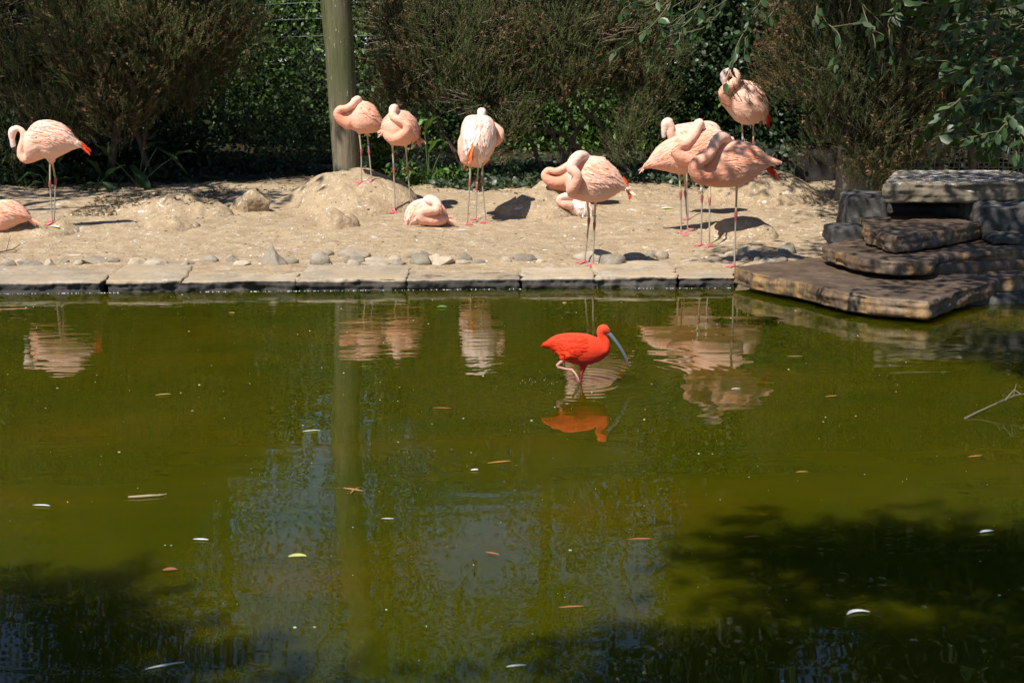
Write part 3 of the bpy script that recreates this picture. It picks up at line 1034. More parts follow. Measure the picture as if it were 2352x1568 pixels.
def heath(name, label, base, ells, n, trunks, greens, browns, stems, brown_p=0.3, group='tree heath bushes behind the bank', seed=1, L=(0.10, 0.22), core=3200, nclump=None, twigs=330):
    root = thing(name, base, label, 'shrub', group)
    wsum = np.array([r[0] * r[2] for c, r in ells]); wsum = wsum / wsum.sum()
    P, D = [], []
    k0 = nclump or n // 26
    ncl = rng.multinomial(k0, wsum)
    for (c, r), k in zip(ells, ncl):
        d = rnd_dirs(k, 0.15)
        d[:, 1] -= 0.35; d = norm(d)
        rad = rng.uniform(0.62, 1.05, (k, 1)) * (1 + 1.1 * vnoise(d[:, 0] * 3.1 + c[0] * 3, d[:, 2] * 3.1 + seed))[:, None]
        cc = c + d * r * rad
        per = n // k0
        q = np.repeat(cc, per, 0) + rng.normal(size=(k * per, 3)) * 0.095
        dd = np.repeat(norm(d * np.array([0.8, 0.8, 0.5]) + np.array([0, 0, 1.0])), per, 0) + rng.normal(size=(k * per, 3)) * 0.27
        P.append(q); D.append(dd)
    P = np.concatenate(P); D = np.concatenate(D)
    nz = vnoise(P[:, 0] * 1.5 + seed, P[:, 2] * 1.5)
    br = rng.random(len(P)) < np.clip(brown_p + nz * 0.9, 0, 1)
    me = sprigs_mesh('foliage', P, D, rng.uniform(L[0], L[1], len(P)), br, greens, browns, stems)
    obj('crown', me, M_NEEDLE, root, kind='stuff')
    # dark filler leaves: the shade inside the bush put into their colour
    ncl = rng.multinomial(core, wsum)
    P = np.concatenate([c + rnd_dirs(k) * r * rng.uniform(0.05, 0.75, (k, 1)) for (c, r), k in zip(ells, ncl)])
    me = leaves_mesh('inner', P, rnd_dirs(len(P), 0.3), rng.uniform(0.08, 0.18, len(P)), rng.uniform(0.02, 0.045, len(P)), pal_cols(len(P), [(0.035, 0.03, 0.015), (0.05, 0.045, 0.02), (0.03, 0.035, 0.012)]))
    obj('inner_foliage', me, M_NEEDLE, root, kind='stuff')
    paths, rads = [], []
    ncl = rng.multinomial(twigs, wsum)
    for (c, r), k in zip(ells, ncl):
        for i in range(k):
            d = rnd_dirs(1, 0.2)[0]; d[1] -= 0.45; d /= np.linalg.norm(d)
            a = c + d * r * rng.uniform(0.3, 0.6); b = c + d * r * rng.uniform(0.9, 1.12) + np.array([0, 0, 0.05])
            p, q = limb(a, b, 0.007, 0.0022, 0.22, 6, rng.random() * 90); paths.append(p); rads.append(q)
    V, F = twig_tubes(paths, rads)
    me = me_from('twigs', V, F)
    set_col(me, np.tile(np.array([[0.235, 0.19, 0.145]]), (len(V), 1)))
    obj('twigs', me, M_TWIG, root, kind='stuff')
    for i, (pp, r0, r1) in enumerate(trunks):
        q = catmull([tuple(p) for p in pp], 5)
        rad = np.linspace(r0, r1, len(q))
        V, F = tube(q, list(rad * (1 + 0.15 * np.sin(np.arange(len(q)) * 1.7))), 8)
        obj('trunk', me_from('trunk', V, F), M_BARK, root)
    return root


def leafy(name, label, cat, base, ells, n, pal, L, W, mat=None, group=None, trunk=None, shell=0.35, up=0.2, kind=None, clump=None, glossy=False, hang=0.0):
    root = thing(name, base, label, cat, group)
    if kind: root['kind'] = kind
    wsum = np.array([r[0] * r[2] + r[1] * r[2] for c, r in ells]); wsum = wsum / wsum.sum()
    ncl = rng.multinomial(n if not clump else n // clump, wsum)
    P = []
    for (c, r), k in zip(ells, ncl):
        P.append(c + rnd_dirs(k) * r * rng.uniform(shell, 1.05, (k, 1)) ** (0.6))
    P = np.concatenate(P)
    if clump:
        P = np.repeat(P, clump, 0) + rng.normal(size=(len(P) * clump, 3)) * (L[1] * (1.8 if clump < 20 else 2.2))
    m = len(P)
    D = rnd_dirs(m, up); D[:, 2] -= hang
    me = leaves_mesh('leaves', P, D, rng.uniform(*L, m), rng.uniform(*W, m), pal_cols(m, pal, 0.35))
    obj('crown' if trunk else 'foliage', me, mat or M_LEAF, root, kind='stuff')
    for t in (trunk or []):
        pp, r0, r1 = t
        q = catmull([tuple(p) for p in pp], 5)
        V, F = tube(q, list(np.linspace(r0, r1, len(q))), 9)
        obj('trunk', me_from('trunk', V, F), M_BARK, root)
    return root


def gp(px, py, Y):
    p = at_depth(px, py, Y); return Vector((p.x, p.y, ground_z(p.x, p.y)))


GR_H = [tuple(v * s_ for v, s_ in zip(q, (0.72, 0.80, 0.72))) for q in [(0.115, 0.125, 0.042), (0.09, 0.12, 0.035), (0.145, 0.14, 0.055), (0.07, 0.105, 0.025), (0.14, 0.12, 0.065)]]
BR_H = [tuple(v * 0.74 for v in q) for q in [(0.25, 0.12, 0.06), (0.19, 0.095, 0.05), (0.29, 0.16, 0.085), (0.16, 0.09, 0.05)]]
ST_H = [tuple(v * 0.76 for v in q) for q in [(0.24, 0.18, 0.12), (0.18, 0.13, 0.08), (0.31, 0.25, 0.175)]]

# ------------------------------------------------------------------ the tall wooden pole
Yp = 16.35
pl = [at_depth(800, 440, Yp), at_depth(797, 405, Yp), at_depth(790, 290, Yp), at_depth(780, 120, Yp), at_depth(771, 0, Yp), at_depth(768, -160, Yp), at_depth(776, -330, Yp), at_depth(792, -660, Yp)]
rp = [.150, .152, .158, .166, .170, .168, .166, .160]
q = catmull([(*p, r) for p, r in zip(pl, rp)], 8)
V, F = tube([r[:3] for r in q], list(q[:, 3]), 28)
me = me_from('pole', V, F)
displace(me, lambda p, n: 0.006 * noise.noise(Vector((p.x * 9, p.y * 9, p.z * 0.9))) + 0.003 * noise.noise(Vector((p.x * 40, p.y * 40, p.z * 3))))
m, t, b = new_mat('weathered_pole')
g = gpos(t)
grain = noise_node(t, gpos(t, (26, 26, 1.6)), 1.0, 7, 0.7)
algae = noise_node(t, gpos(t, (5, 5, 0.9)), 1.0, 4, 0.6)
crack = noise_node(t, gpos(t, (38, 38, 0.7)), 1.0, 3, 0.5)
c = ramp(t, grain, [(0.3, (0.085, 0.072, 0.048)), (0.5, (0.155, 0.13, 0.088)), (0.72, (0.26, 0.215, 0.145))])
sep = t.nodes.new('ShaderNodeSeparateXYZ'); t.links.new(g, sep.inputs[0])
mr = t.nodes.new('ShaderNodeMapRange'); mr.inputs['From Min'].default_value = 0.9; mr.inputs['From Max'].default_value = 1.7
t.links.new(sep.outputs['Z'], mr.inputs['Value'])
k = mix(t, 1.0, ramp(t, algae, [(0.35, 0.35), (0.6, 0.95)]), mr.outputs[0], 'MULTIPLY')
c = mix(t, k, c, mix(t, grain, (0.045, 0.056, 0.018), (0.10, 0.112, 0.042)))
c = mix(t, ramp(t, crack, [(0.33, 0.75), (0.40, 0.0)]), c, (0.03, 0.026, 0.018))
lich = noise_node(t, gpos(t, (30, 30, 16)), 1.0, 3, 0.6)
c = mix(t, ramp(t, lich, [(0.66, 0.0), (0.70, 0.7)]), c, (0.40, 0.35, 0.25))
t.links.new(c, b.inputs['Base Color']); b.inputs['Roughness'].default_value = 0.85; b.inputs['Specular IOR Level'].default_value = 0.2
t.links.new(bump(t, grain, 0.8, 0.012, bump(t, lich, 0.5, 0.006)), b.inputs['Normal'])
o = obj('wooden_pole', me, m, loc=gp(797, 412, Yp))
tag(o, 'tall weathered wooden pole, green with algae, standing behind the largest mud mound', 'pole')

# ------------------------------------------------------------------ wire fence behind
M_WIRE = plain_mat('galvanised_wire', (0.22, 0.225, 0.23), 0.5, 0.4, 0.4)
M_WIRED = plain_mat('weathered_mesh', (0.10, 0.10, 0.09), 0.6, 0.3, 0.2)
Yf = 18.6
fl, fr_ = at_depth(430, 300, Yf), at_depth(1090, 300, Yf)
fz0 = ground_z(0, Yf) - 0.02; fz1 = 2.15
froot = thing('wire_fence', ((fl.x + fr_.x) / 2, Yf, fz0), 'diamond mesh wire fence with straight strand wires, behind the wooden pole', 'fence')
parts = []
step = 0.065; hgt = fz1 - fz0
for k in np.arange(fl.x - hgt, fr_.x, step):
    for s in (1, -1):
        x0, x1, z0, z1 = k, k + hgt, fz0, fz1
        a, bb = max(x0, fl.x), min(x1, fr_.x)
        if bb - a < 0.05: continue
        za = z0 + (a - x0); zb = z0 + (bb - x0)
        if s < 0: za, zb = z1 - (za - z0), z1 - (zb - z0)
        parts.append(tube([(a, Yf + 0.003 * s, za), (bb, Yf + 0.003 * s, zb)], [0.0013, 0.0013], 3, cap=False))
V, F = merge(parts)
obj('wire_mesh', me_from('wire_mesh', V, F, False), M_WIRED, froot, kind='stuff')
for py in (-26, 9, 46, 86, 205, 385):
    a, bb = at_depth(430, py + 3, Yf - 0.01), at_depth(1090, py - 6, Yf - 0.01)
    P = [a.lerp(bb, t) + Vector((0, 0, -0.012 * math.sin(t * math.pi * 3))) for t in np.linspace(0, 1, 12)]
    rr = 0.0034 if py < 100 else 0.0026
    obj('strand_wire', me_from('strand_wire', *tube(P, [rr] * 12, 5)), M_WIRE if py < 100 else M_WIRED, froot)

# ------------------------------------------------------------------ thicket, hedges and far trees
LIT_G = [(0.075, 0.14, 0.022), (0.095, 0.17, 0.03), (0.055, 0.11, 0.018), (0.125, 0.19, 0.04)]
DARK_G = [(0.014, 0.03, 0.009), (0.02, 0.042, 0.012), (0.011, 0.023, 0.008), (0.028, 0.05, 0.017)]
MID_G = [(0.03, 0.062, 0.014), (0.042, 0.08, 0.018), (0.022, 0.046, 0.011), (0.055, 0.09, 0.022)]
G_T = 'trees and thickets beyond the fence'
leafy('bramble_thicket', 'sunlit green bramble thicket behind the fence left of the wooden pole', 'thicket', gp(640, 420, 20.2),
      [ell(640, 60, 20.6, 190, 140, 0.8), ell(560, 210, 20.4, 150, 150, 0.7), ell(720, 230, 20.2, 130, 150, 0.6), ell(640, 330, 20.0, 170, 95, 0.6), ell(900, 120, 20.6, 120, 170, 0.8), ell(880, 300, 20.2, 130, 120, 0.7)],
      12000, LIT_G + MID_G + DARK_G[:2], (0.05, 0.095), (0.035, 0.06), group=G_T, shell=0.3, clump=12)  # dark greens mixed in put shaded gaps into the leaf colour
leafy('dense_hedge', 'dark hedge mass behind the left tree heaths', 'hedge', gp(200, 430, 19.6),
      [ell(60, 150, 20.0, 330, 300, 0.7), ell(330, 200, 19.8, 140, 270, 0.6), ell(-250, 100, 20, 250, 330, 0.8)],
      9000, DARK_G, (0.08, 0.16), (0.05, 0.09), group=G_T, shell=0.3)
leafy('dense_hedge', 'green undergrowth glowing between the trunks of the central tree heath', 'hedge', gp(1300, 415, 21.5),
      [ell(1300, 350, 21.2, 260, 60, 0.4), ell(1180, 270, 21.8, 240, 110, 0.5), ell(1450, 260, 21.8, 200, 130, 0.5), ell(1250, 60, 22.4, 380, 200, 0.6)],
      15000, LIT_G + MID_G, (0.05, 0.10), (0.03, 0.06), group=G_T, shell=0.25, clump=4)
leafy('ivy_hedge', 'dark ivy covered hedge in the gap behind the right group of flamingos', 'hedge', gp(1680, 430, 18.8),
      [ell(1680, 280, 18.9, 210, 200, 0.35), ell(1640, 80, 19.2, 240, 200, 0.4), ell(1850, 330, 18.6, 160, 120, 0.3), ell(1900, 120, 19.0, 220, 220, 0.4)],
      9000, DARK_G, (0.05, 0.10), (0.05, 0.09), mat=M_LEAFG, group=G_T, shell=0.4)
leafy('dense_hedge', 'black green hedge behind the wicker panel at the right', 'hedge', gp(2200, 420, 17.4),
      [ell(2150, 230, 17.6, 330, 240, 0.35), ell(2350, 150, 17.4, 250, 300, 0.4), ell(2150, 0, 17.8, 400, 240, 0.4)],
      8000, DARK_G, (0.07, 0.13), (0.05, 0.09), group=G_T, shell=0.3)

far = [  # x, y, crown height, crown half width, crown half height, leaves, label, colours
    (-10.5, 24.5, 5.0, 2.8, 3.8, 13000, 'tall dark tree far left beyond the hedge, seen only in the pond reflection', DARK_G),
    (-7.4, 26.0, 4.9, 2.2, 3.2, 8000, 'round crowned tree left of the fence gap', MID_G),
    (-4.9, 24.6, 3.6, 1.6, 2.4, 6000, 'low light green tree behind the bramble thicket', LIT_G),
    (-0.9, 25.0, 4.0, 1.4, 2.6, 3800, 'slim tree beyond the fence right of the wooden pole', MID_G),
    (1.6, 24.5, 4.4, 1.8, 2.8, 6000, 'open crowned tree behind the central tree heath', MID_G),
    (4.4, 24.0, 5.2, 2.3, 3.8, 111000, 'tall dark tree behind the ivy hedge', DARK_G),
    (7.6, 23.0, 5.6, 2.6, 4.4, 111000, 'tall dark tree far right behind the wicker panel', DARK_G),
    (-8.7, 26.5, 9.0, 2.4, 3.2, 11000, 'towering dark tree far left, seen only in the lower left of the pond reflection', DARK_G),
    (-2.6, 27.0, 9.6, 2.2, 2.4, 3800, 'high crowned tree above the fence gap, seen only in the pond reflection', MID_G),
    (0.6, 28.0, 11.0, 2.6, 2.6, 3800, 'highest crown above the centre, seen only in the pond reflection', MID_G),
    (-6.0, 28.0, 11.0, 2.6, 2.8, 2600, 'highest crown above the left heaths, seen only in the pond reflection', MID_G),
    (-3.0, 31.0, 6.4, 2.6, 3.2, 3500, 'tall thin crowned tree far beyond the fence gap', MID_G),
    (2.6, 31.0, 7.8, 3.0, 3.4, 3800, 'tallest thin crowned tree far beyond the central heath', MID_G),
    (-7.5, 31.0, 7.8, 3.0, 3.4, 3800, 'tall thin crowned tree far beyond the left heaths', MID_G),
]
for x, y, cz, hw, hh, n, lab, pal in far:
    gz = ground_z(x, y)
    cs = []
    for k in range(9):
        a = k * 2.4
        cs.append((np.array([x + math.cos(a) * hw * 0.6 * (k / 9) ** 0.5, y + math.sin(a) * hw * 0.5 * (k / 9) ** .5, cz + hh * (-0.75 + 1.5 * ((k * 5) % 9) / 9)]), np.array([hw * 0.45, hw * 0.45, hh * 0.30])))
    tr = [([(x, y, gz - 0.1), (x + 0.1, y, cz - hh * 0.5), (x - 0.1, y + 0.1, cz + hh * 0.2), (x + 0.15, y, cz + hh * 0.8)], 0.14, 0.03),
          ([(x + 0.05, y, cz - hh * 0.6), (x - hw * 0.5, y - 0.2, cz), (x - hw * 0.7, y - .2, cz + hh * 0.5)], 0.07, 0.015), ([(x + 0.05, y, cz - hh * 0.4), (x + hw * 0.5, y - 0.1, cz + .2), (x + hw * 0.7, y, cz + hh * 0.6)], 0.06, 0.015)]
    leafy('broadleaf_tree', lab, 'tree', (x, y, gz), cs, n, pal, (0.10, 0.19), (0.06, 0.11), group=G_T, trunk=tr, shell=0.2, clump=9 if pal is DARK_G else 36)
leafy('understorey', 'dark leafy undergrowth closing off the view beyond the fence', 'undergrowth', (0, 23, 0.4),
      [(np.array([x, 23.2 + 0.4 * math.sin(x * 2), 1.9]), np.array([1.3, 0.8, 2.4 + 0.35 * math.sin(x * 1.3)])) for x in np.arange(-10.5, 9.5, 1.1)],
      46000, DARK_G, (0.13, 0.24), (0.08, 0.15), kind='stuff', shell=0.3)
# slender sapling right of the pole (seen in the reflection)
sx = at_depth(905, 300, 19.6)
leafy('sapling', 'slender bare stemmed sapling right of the wooden pole', 'tree', gp(905, 420, 19.6),
      [(np.array([sx.x + 0.1, 19.6, 4.6]), np.array([0.5, 0.5, 0.9])), (np.array([sx.x - 0.3, 19.6, 3.6]), np.array([0.4, 0.4, 0.4]))], 420, MID_G, (0.07, 0.12), (0.035, 0.06), group=G_T,
      trunk=[([(sx.x, 19.6, 0.3), (sx.x + 0.1, 19.6, 1.8), (sx.x - 0.05, 19.6, 3.2), (sx.x + 0.12, 19.6, 5.2)], 0.055, 0.015), ([(sx.x, 19.6, 3.0), (sx.x - 0.35, 19.6, 3.6)], 0.025, 0.01)])

# ------------------------------------------------------------------ tree heaths (brown seed heads)
heath('tree_heath', 'brown tipped tree heath at the far left behind the standing flamingo', gp(40, 450, 17.2),
      [ell(60, 150, 16.9, 190, 120, 0.55), ell(-60, 60, 17.0, 220, 190, 0.6), ell(120, 270, 16.7, 115, 62, 0.42), ell(40, 320, 16.8, 130, 48, 0.4), ell(150, -60, 17.2, 240, 160, 0.7), ell(60, -300, 17.5, 330, 200, 0.9)],
      15000, [([gp(50, 450, 17.3), at_depth(60, 330, 17.3), at_depth(40, 150, 17.2), at_depth(60, -150, 17.3)], 0.07, 0.03)], GR_H, BR_H, ST_H, 0.26, seed=1)
heath('tree_heath', 'large brown tipped tree heath with bent bare trunks, left of the fence gap', gp(320, 450, 17.4),
      [ell(340, 60, 17.0, 215, 120, 0.6), ell(250, 170, 16.7, 110, 90, 0.45), ell(440, 80, 17.2, 125, 100, 0.5), ell(270, 250, 16.6, 58, 60, 0.3), ell(320, -110, 17.2, 210, 120, 0.7), ell(230, -300, 17.4, 190, 130, 0.7), ell(400, 170, 17.5, 90, 90, 0.4), ell(205, 110, 16.6, 70, 90, 0.3)],
      34000, [([gp(285, 470, 17.2), at_depth(258, 400, 17.2), at_depth(262, 330, 17.2), at_depth(275, 250, 17.2), at_depth(290, 120, 17.2), at_depth(330, -60, 17.3)], 0.055, 0.03),
              ([gp(362, 445, 17.3), at_depth(345, 395, 17.3), at_depth(322, 330, 17.3), at_depth(300, 270, 17.3), at_depth(270, 230, 17.2)], 0.036, 0.026),
              ([gp(350, 445, 17.5), at_depth(330, 360, 17.5), at_depth(338, 280, 17.5), at_depth(350, 180, 17.4), at_depth(380, 40, 17.3)], 0.032, 0.018)], GR_H, BR_H, ST_H, 0.24, seed=4)
trk = []
for xb, ptsx in ((1250, [(1250, 440), (1248, 400), (1225, 340), (1208, 300), (1190, 220)]), (1262, [(1262, 440), (1300, 360), (1322, 300), (1300, 250), (1290, 150)]),
                 (1330, [(1290, 430), (1290, 350), (1250, 280), (1240, 200)]), (1360, [(1352, 430), (1345, 380), (1310, 330), (1352, 270), (1378, 230), (1410, 100)]),
                 (1455, [(1450, 440), (1448, 400), (1400, 350), (1390, 320), (1415, 290), (1428, 240), (1440, 160), (1420, 60)]), (1405, [(1392, 320), (1375, 280), (1340, 255), (1310, 200)]),
                 (1330, [(1345, 385), (1330, 340), (1270, 300), (1208, 298)]), (1120, [(1150, 440), (1100, 370), (1085, 320), (1060, 250), (1070, 120)]), (1010, [(1080, 420), (1040, 340), (1010, 290), (990, 200), (1000, 60)])):
    Yk = 17.5 + 0.15 * math.sin(xb)
    trk.append(([at_depth(x, y, Yk) for x, y in ptsx], 0.030, 0.015))
heath('tree_heath', 'wide central tree heath with tangled bare stems below', gp(1240, 440, 17.5),
      [ell(1060, 110, 17.2, 225, 125, 0.6), ell(960, 60, 17.4, 135, 110, 0.5), ell(1280, 90, 17.2, 190, 120, 0.6), ell(1430, 90, 17.4, 165, 110, 0.5), ell(1120, 230, 17.0, 125, 65, 0.4), ell(950, 210, 17.3, 95, 60, 0.35), ell(1290, 200, 17.2, 135, 52, 0.4), ell(1160, 290, 16.9, 60, 34, 0.25), ell(1120, 350, 16.8, 45, 30, 0.2), ell(1470, 190, 17.3, 75, 60, 0.3), ell(1180, -100, 17.5, 330, 140, 0.8), ell(1440, 330, 16.9, 40, 60, 0.2), ell(1470, 270, 17.2, 50, 60, 0.25)],
      19000, trk, GR_H, BR_H, ST_H, 0.17, seed=9, twigs=900)
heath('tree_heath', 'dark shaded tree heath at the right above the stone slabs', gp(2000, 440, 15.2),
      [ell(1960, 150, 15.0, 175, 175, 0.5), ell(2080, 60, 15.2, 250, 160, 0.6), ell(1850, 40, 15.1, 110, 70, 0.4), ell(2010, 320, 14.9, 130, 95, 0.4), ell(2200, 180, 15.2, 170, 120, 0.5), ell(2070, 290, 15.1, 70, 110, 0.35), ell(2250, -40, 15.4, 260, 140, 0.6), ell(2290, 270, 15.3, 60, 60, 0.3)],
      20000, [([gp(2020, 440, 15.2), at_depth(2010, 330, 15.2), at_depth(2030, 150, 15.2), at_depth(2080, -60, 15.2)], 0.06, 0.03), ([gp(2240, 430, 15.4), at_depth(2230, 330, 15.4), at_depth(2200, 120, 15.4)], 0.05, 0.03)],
      [(c[0] * .8, c[1] * .8, c[2] * .8) for c in GR_H], BR_H, ST_H, 0.16, seed=14)  # greens darkened: some of this bush's shade put into their colour

# ------------------------------------------------------------------ low plants at the edge of the sand
def big_leaf(base, tip, width, sag, col, parent):
    base = Vector(base); tip = Vector(tip); d = tip - base; L = d.length
    s = d.cross(Vector((0, 0, 1))).normalized(); up = s.cross(d).normalized()
    V, C, F = [], [], []
    for i in range(8):
        t = i / 7
        w = width * (math.sin(math.pi * min(1, t * 0.93 + 0.07)) ** 0.7) * (1 - 0.25 * t) * (1 if i < 7 else 0.03)
        c = base + d * t + Vector((0, 0, sag * math.sin(t * math.pi))) - up * 0
        for j in (-2, -1, 0, 1, 2):
            wav = 0.012 * math.sin(t * 11 + j * 2)
            V.append(c + s * (w * j / 4) + up * (abs(j) * 0.10 * w + wav * (abs(j) / 2)))
            k = 1.25 if j == 0 else 1.0
            C.append([q * k for q in col])
    for i in range(7):
        for j in range(4):
            a = i * 5 + j; F.append((a, a + 1, a + 6, a + 5))
    me = me_from('leaf', V, F); set_col(me, C)
    return obj('leaf', me, M_LEAF, parent)


def leaf_plant(px, py, Y, leaves, lab, col, seed):
    b = gp(px, py, Y)
    root = thing('broad_leaf_plant', b, lab, 'plant', 'broad leaved plants at the foot of the shrubs')
    r = random.Random(seed)
    for (x0, y0, x1, y1, w) in leaves:
        dy = r.uniform(-0.25, 0.15)
        a = at_depth(x0, y0, Y + dy); t = at_depth(x1, y1, Y + dy - r.uniform(0.05, 0.22))
        k = r.uniform(0.75, 1.25)
        big_leaf(a, t, w, r.uniform(0.01, 0.06), [c * k for c in col], root)
        P = [b.lerp(a, s) + Vector((0, 0, 0.03 * math.sin(s * 3.1))) for s in (0, 0.3, 0.6, 1)]
        me = me_from('stalk', *tube(P, [0.010, 0.008, 0.007, 0.005], 6)); set_col(me, [(0.10, 0.13, 0.05)] * len(me.vertices))
        obj('stalk', me, M_LEAF, root)
    return root


DOCK = (0.030, 0.056, 0.022)
leaf_plant(320, 470, 16.8, [(300, 380, 352, 462, .17), (330, 350, 384, 330, .13), (360, 340, 430, 400, .14), (290, 400, 262, 470, .12), (250, 360, 218, 332, .12), (400, 360, 452, 352, .12), (330, 420, 400, 470, .13)], 'broad leaved dock plant under the left heath trunks', DOCK, 1)
leaf_plant(225, 475, 16.5, [(230, 400, 196, 362, .12), (240, 410, 290, 380, .12), (228, 420, 180, 440, .12), (232, 420, 262, 460, .13), (215, 430, 160, 462, .10)], 'broad leaved plant right behind the standing left flamingo', DOCK, 2)
leaf_plant(110, 470, 16.6, [(110, 400, 70, 380, .10), (115, 390, 140, 350, .10), (100, 420, 55, 440, .11), (120, 420, 165, 410, .11), (90, 400, 40, 420, .10), (130, 440, 160, 470, .10)], 'broad leaved plant between the two left flamingos', DOCK, 3)
leaf_plant(460, 460, 17.6, [(455, 430, 420, 418, .12), (462, 430, 510, 412, .13), (455, 436, 440, 460, .10), (470, 440, 520, 452, .11)], 'low broad leaved plant in deep shade left of the tan boulder', DOCK, 4)
LIGHT = (0.13, 0.22, 0.06)
leaf_plant(985, 440, 16.9, [(985, 350, 1022, 324, .09), (975, 300, 1010, 268, .10), (980, 275, 958, 292, .08), (1000, 400, 1042, 398, .11), (960, 400, 930, 420, .09), (975, 420, 1005, 452, .09), (1015, 345, 1030, 332, .05)], 'light green large leaved plant right of the blue ringed flamingo', LIGHT, 5)

n = 0
leafy('nettle_patch', 'leafy green weeds growing right of the pole mound', 'weeds', gp(920, 460, 16.8),
      [ell(910, 420, 16.8, 60, 50, 0.3), ell(980, 430, 16.9, 70, 38, 0.3), ell(1050, 420, 17.1, 60, 40, 0.3), ell(875, 370, 16.9, 30, 80, 0.2), ell(1180, 420, 17.2, 80, 34, 0.3), ell(1330, 412, 18.6, 260, 24, 0.9), ell(1100, 410, 18.4, 180, 28, 0.8), ell(1560, 415, 18.4, 130, 24, 0.5)], 12000, LIT_G + MID_G, (0.045, 0.09), (0.025, 0.045), kind='stuff', shell=0.2)
leafy('weeds', 'dark weeds in the shade under the left shrubs', 'weeds', gp(300, 470, 17.0),
      [ell(90, 430, 17.0, 160, 60, 0.4), ell(320, 430, 17.3, 170, 50, 0.4), ell(560, 420, 18.3, 170, 55, 0.4), ell(700, 430, 18.0, 80, 40, 0.3), ell(150, 380, 18.2, 240, 80, 0.4), ell(380, 370, 18.6, 120, 80, 0.4)], 11000, DARK_G, (0.06, 0.13), (0.03, 0.065), kind='stuff', shell=0.2)
# ivy creeping over the ground
m = 7000
gx = np.concatenate([rng.uniform(-0.9, 1.2, 2200), rng.uniform(1.2, 3.4, 1500), rng.uniform(-2.0, 3.4, 3300)]); gy = np.concatenate([16.35 + rng.random(2200) * 1.3, 16.9 + rng.random(1500) * 1.2, 17.4 + rng.random(3300) * 2.8])
gz = base_h(gx, gy) + mound_h(gx, gy) + rng.random(m) * np.where((gx > 2.7) & (gy > 16.9), 0.42, 0.07)
D = rng.normal(size=(m, 3)); D[:, 2] *= 0.25
o = obj('ivy', leaves_mesh('ivy', np.stack([gx, gy, gz], 1), D, rng.uniform(0.05, 0.10, m), rng.uniform(0.05, 0.09, m), pal_cols(m, [(0.06, 0.085, 0.045), (0.045, 0.07, 0.035), (0.10, 0.115, 0.07)])), M_LEAFG, loc=(0, 17, 0.3))
tag(o, 'grey green ivy creeping over the ground behind the sand', 'ivy', kind='stuff')
# dead leaves and straw
m = 5200
gx = rng.uniform(-5.5, 5, m); gy = 15.9 + rng.random(m) ** 0.7 * 3.4
k = rng.random(m) < 0.35
gx = np.where(k, rng.uniform(-4.6, -3.1, m), gx); gy = np.where(k, rng.uniform(14.6, 16.2, m), gy)
gz = base_h(gx, gy) + mound_h(gx, gy) + 0.006
D = rng.normal(size=(m, 3)); D[:, 2] *= 0.2
o = obj('leaf_litter', leaves_mesh('litter', np.stack([gx, gy, gz], 1), D, rng.uniform(0.03, 0.08, m), rng.uniform(0.012, 0.03, m), pal_cols(m, [(0.16, 0.11, 0.065), (0.26, 0.19, 0.12), (0.09, 0.06, 0.035), (0.38, 0.32, 0.24)])), M_LEAF, loc=(0, 17, 0.3))
tag(o, 'dead leaves littering the soil under the shrubs', 'leaf litter', kind='stuff')

# ------------------------------------------------------------------ wicker panel, stone post and low wall at the back right
M_WICK = plain_mat('wicker', (0.25, 0.19, 0.14), 0.8, 0.2, nz=(30, 0.4, 0.004))
Yw = 15.9
a, bb = at_depth(1985, 420, Yw), at_depth(2460, 420, Yw)
z1 = at_depth(2100, 285, Yw).z; z0 = ground_z(3.5, Yw) - 0.05
wr = thing('wicker_panel', ((a.x + bb.x) / 2, Yw, z0), 'open weave brown wicker panel behind the topmost slab', 'panel')
stp = 11.3 * Yw / FPX
i = 0
for x in np.arange(a.x, bb.x, stp):
    P = [(x + 0.003 * math.sin(j + i), Yw + 0.006 * (-1) ** (j + i), z) for j, z in enumerate(np.arange(z0, z1, stp))]
    obj('wicker_rod', me_from('wicker_rod', *tube(P, [0.0075 * (0.8 + 0.4 * ((i * 7) % 5) / 5)] * len(P), 5)), M_WICK, wr); i += 1
i = 0
for z in np.arange(z0 + stp / 2, z1, stp):
    P = [(x, Yw - 0.006 * (-1) ** (j + i), z + 0.004 * math.sin(j * 1.7 + i)) for j, x in enumerate(np.arange(a.x, bb.x, stp))]
    obj('wicker_strand', me_from('wicker_strand', *tube(P, [0.0065] * len(P), 5)), M_WICK, wr); i += 1
p = gp(1953, 440, 15.75)
V, F = tube([(p.x, p.y, p.z - 0.1), (p.x, p.y, p.z + 0.2), (p.x + 0.01, p.y, p.z + 0.62)], [0.17, 0.165, 0.16], 16)
me = me_from('post', V, F); displace(me, lambda q, n: 0.012 * noise.fractal(q * 7, 1, 2, 3))
M_POST = stone_mat('tan_post', [(0.27, 0.20, 0.13), (0.40, 0.31, 0.21), (0.50, 0.40, 0.28)], 6, bd=0.02)
tag(obj('stone_post', me, M_POST, loc=p), 'short tan post half covered by the dark right tree heath', 'post')
V, F = prism([(3.05, 17.2), (4.6, 17.2), (4.6, 17.5), (3.05, 17.5)], 0.25, at_depth(1850, 345, 17.2).z)
me = remesh(V, F, 0.03, 4); displace(me, lambda q, n: 0.01 * noise.fractal(q * 6, 1, 2, 3))
M_WALL = stone_mat('dark_wall', [(0.016, 0.014, 0.012), (0.03, 0.026, 0.022), (0.05, 0.042, 0.036)], 6, bd=0.012)  # near-black base puts the shadow on the wall into its colour
tag(obj('low_wall', me, M_WALL, loc=(3.8, 17.3, .25)), 'dark low wall in shadow behind the tall right flamingo', 'wall')

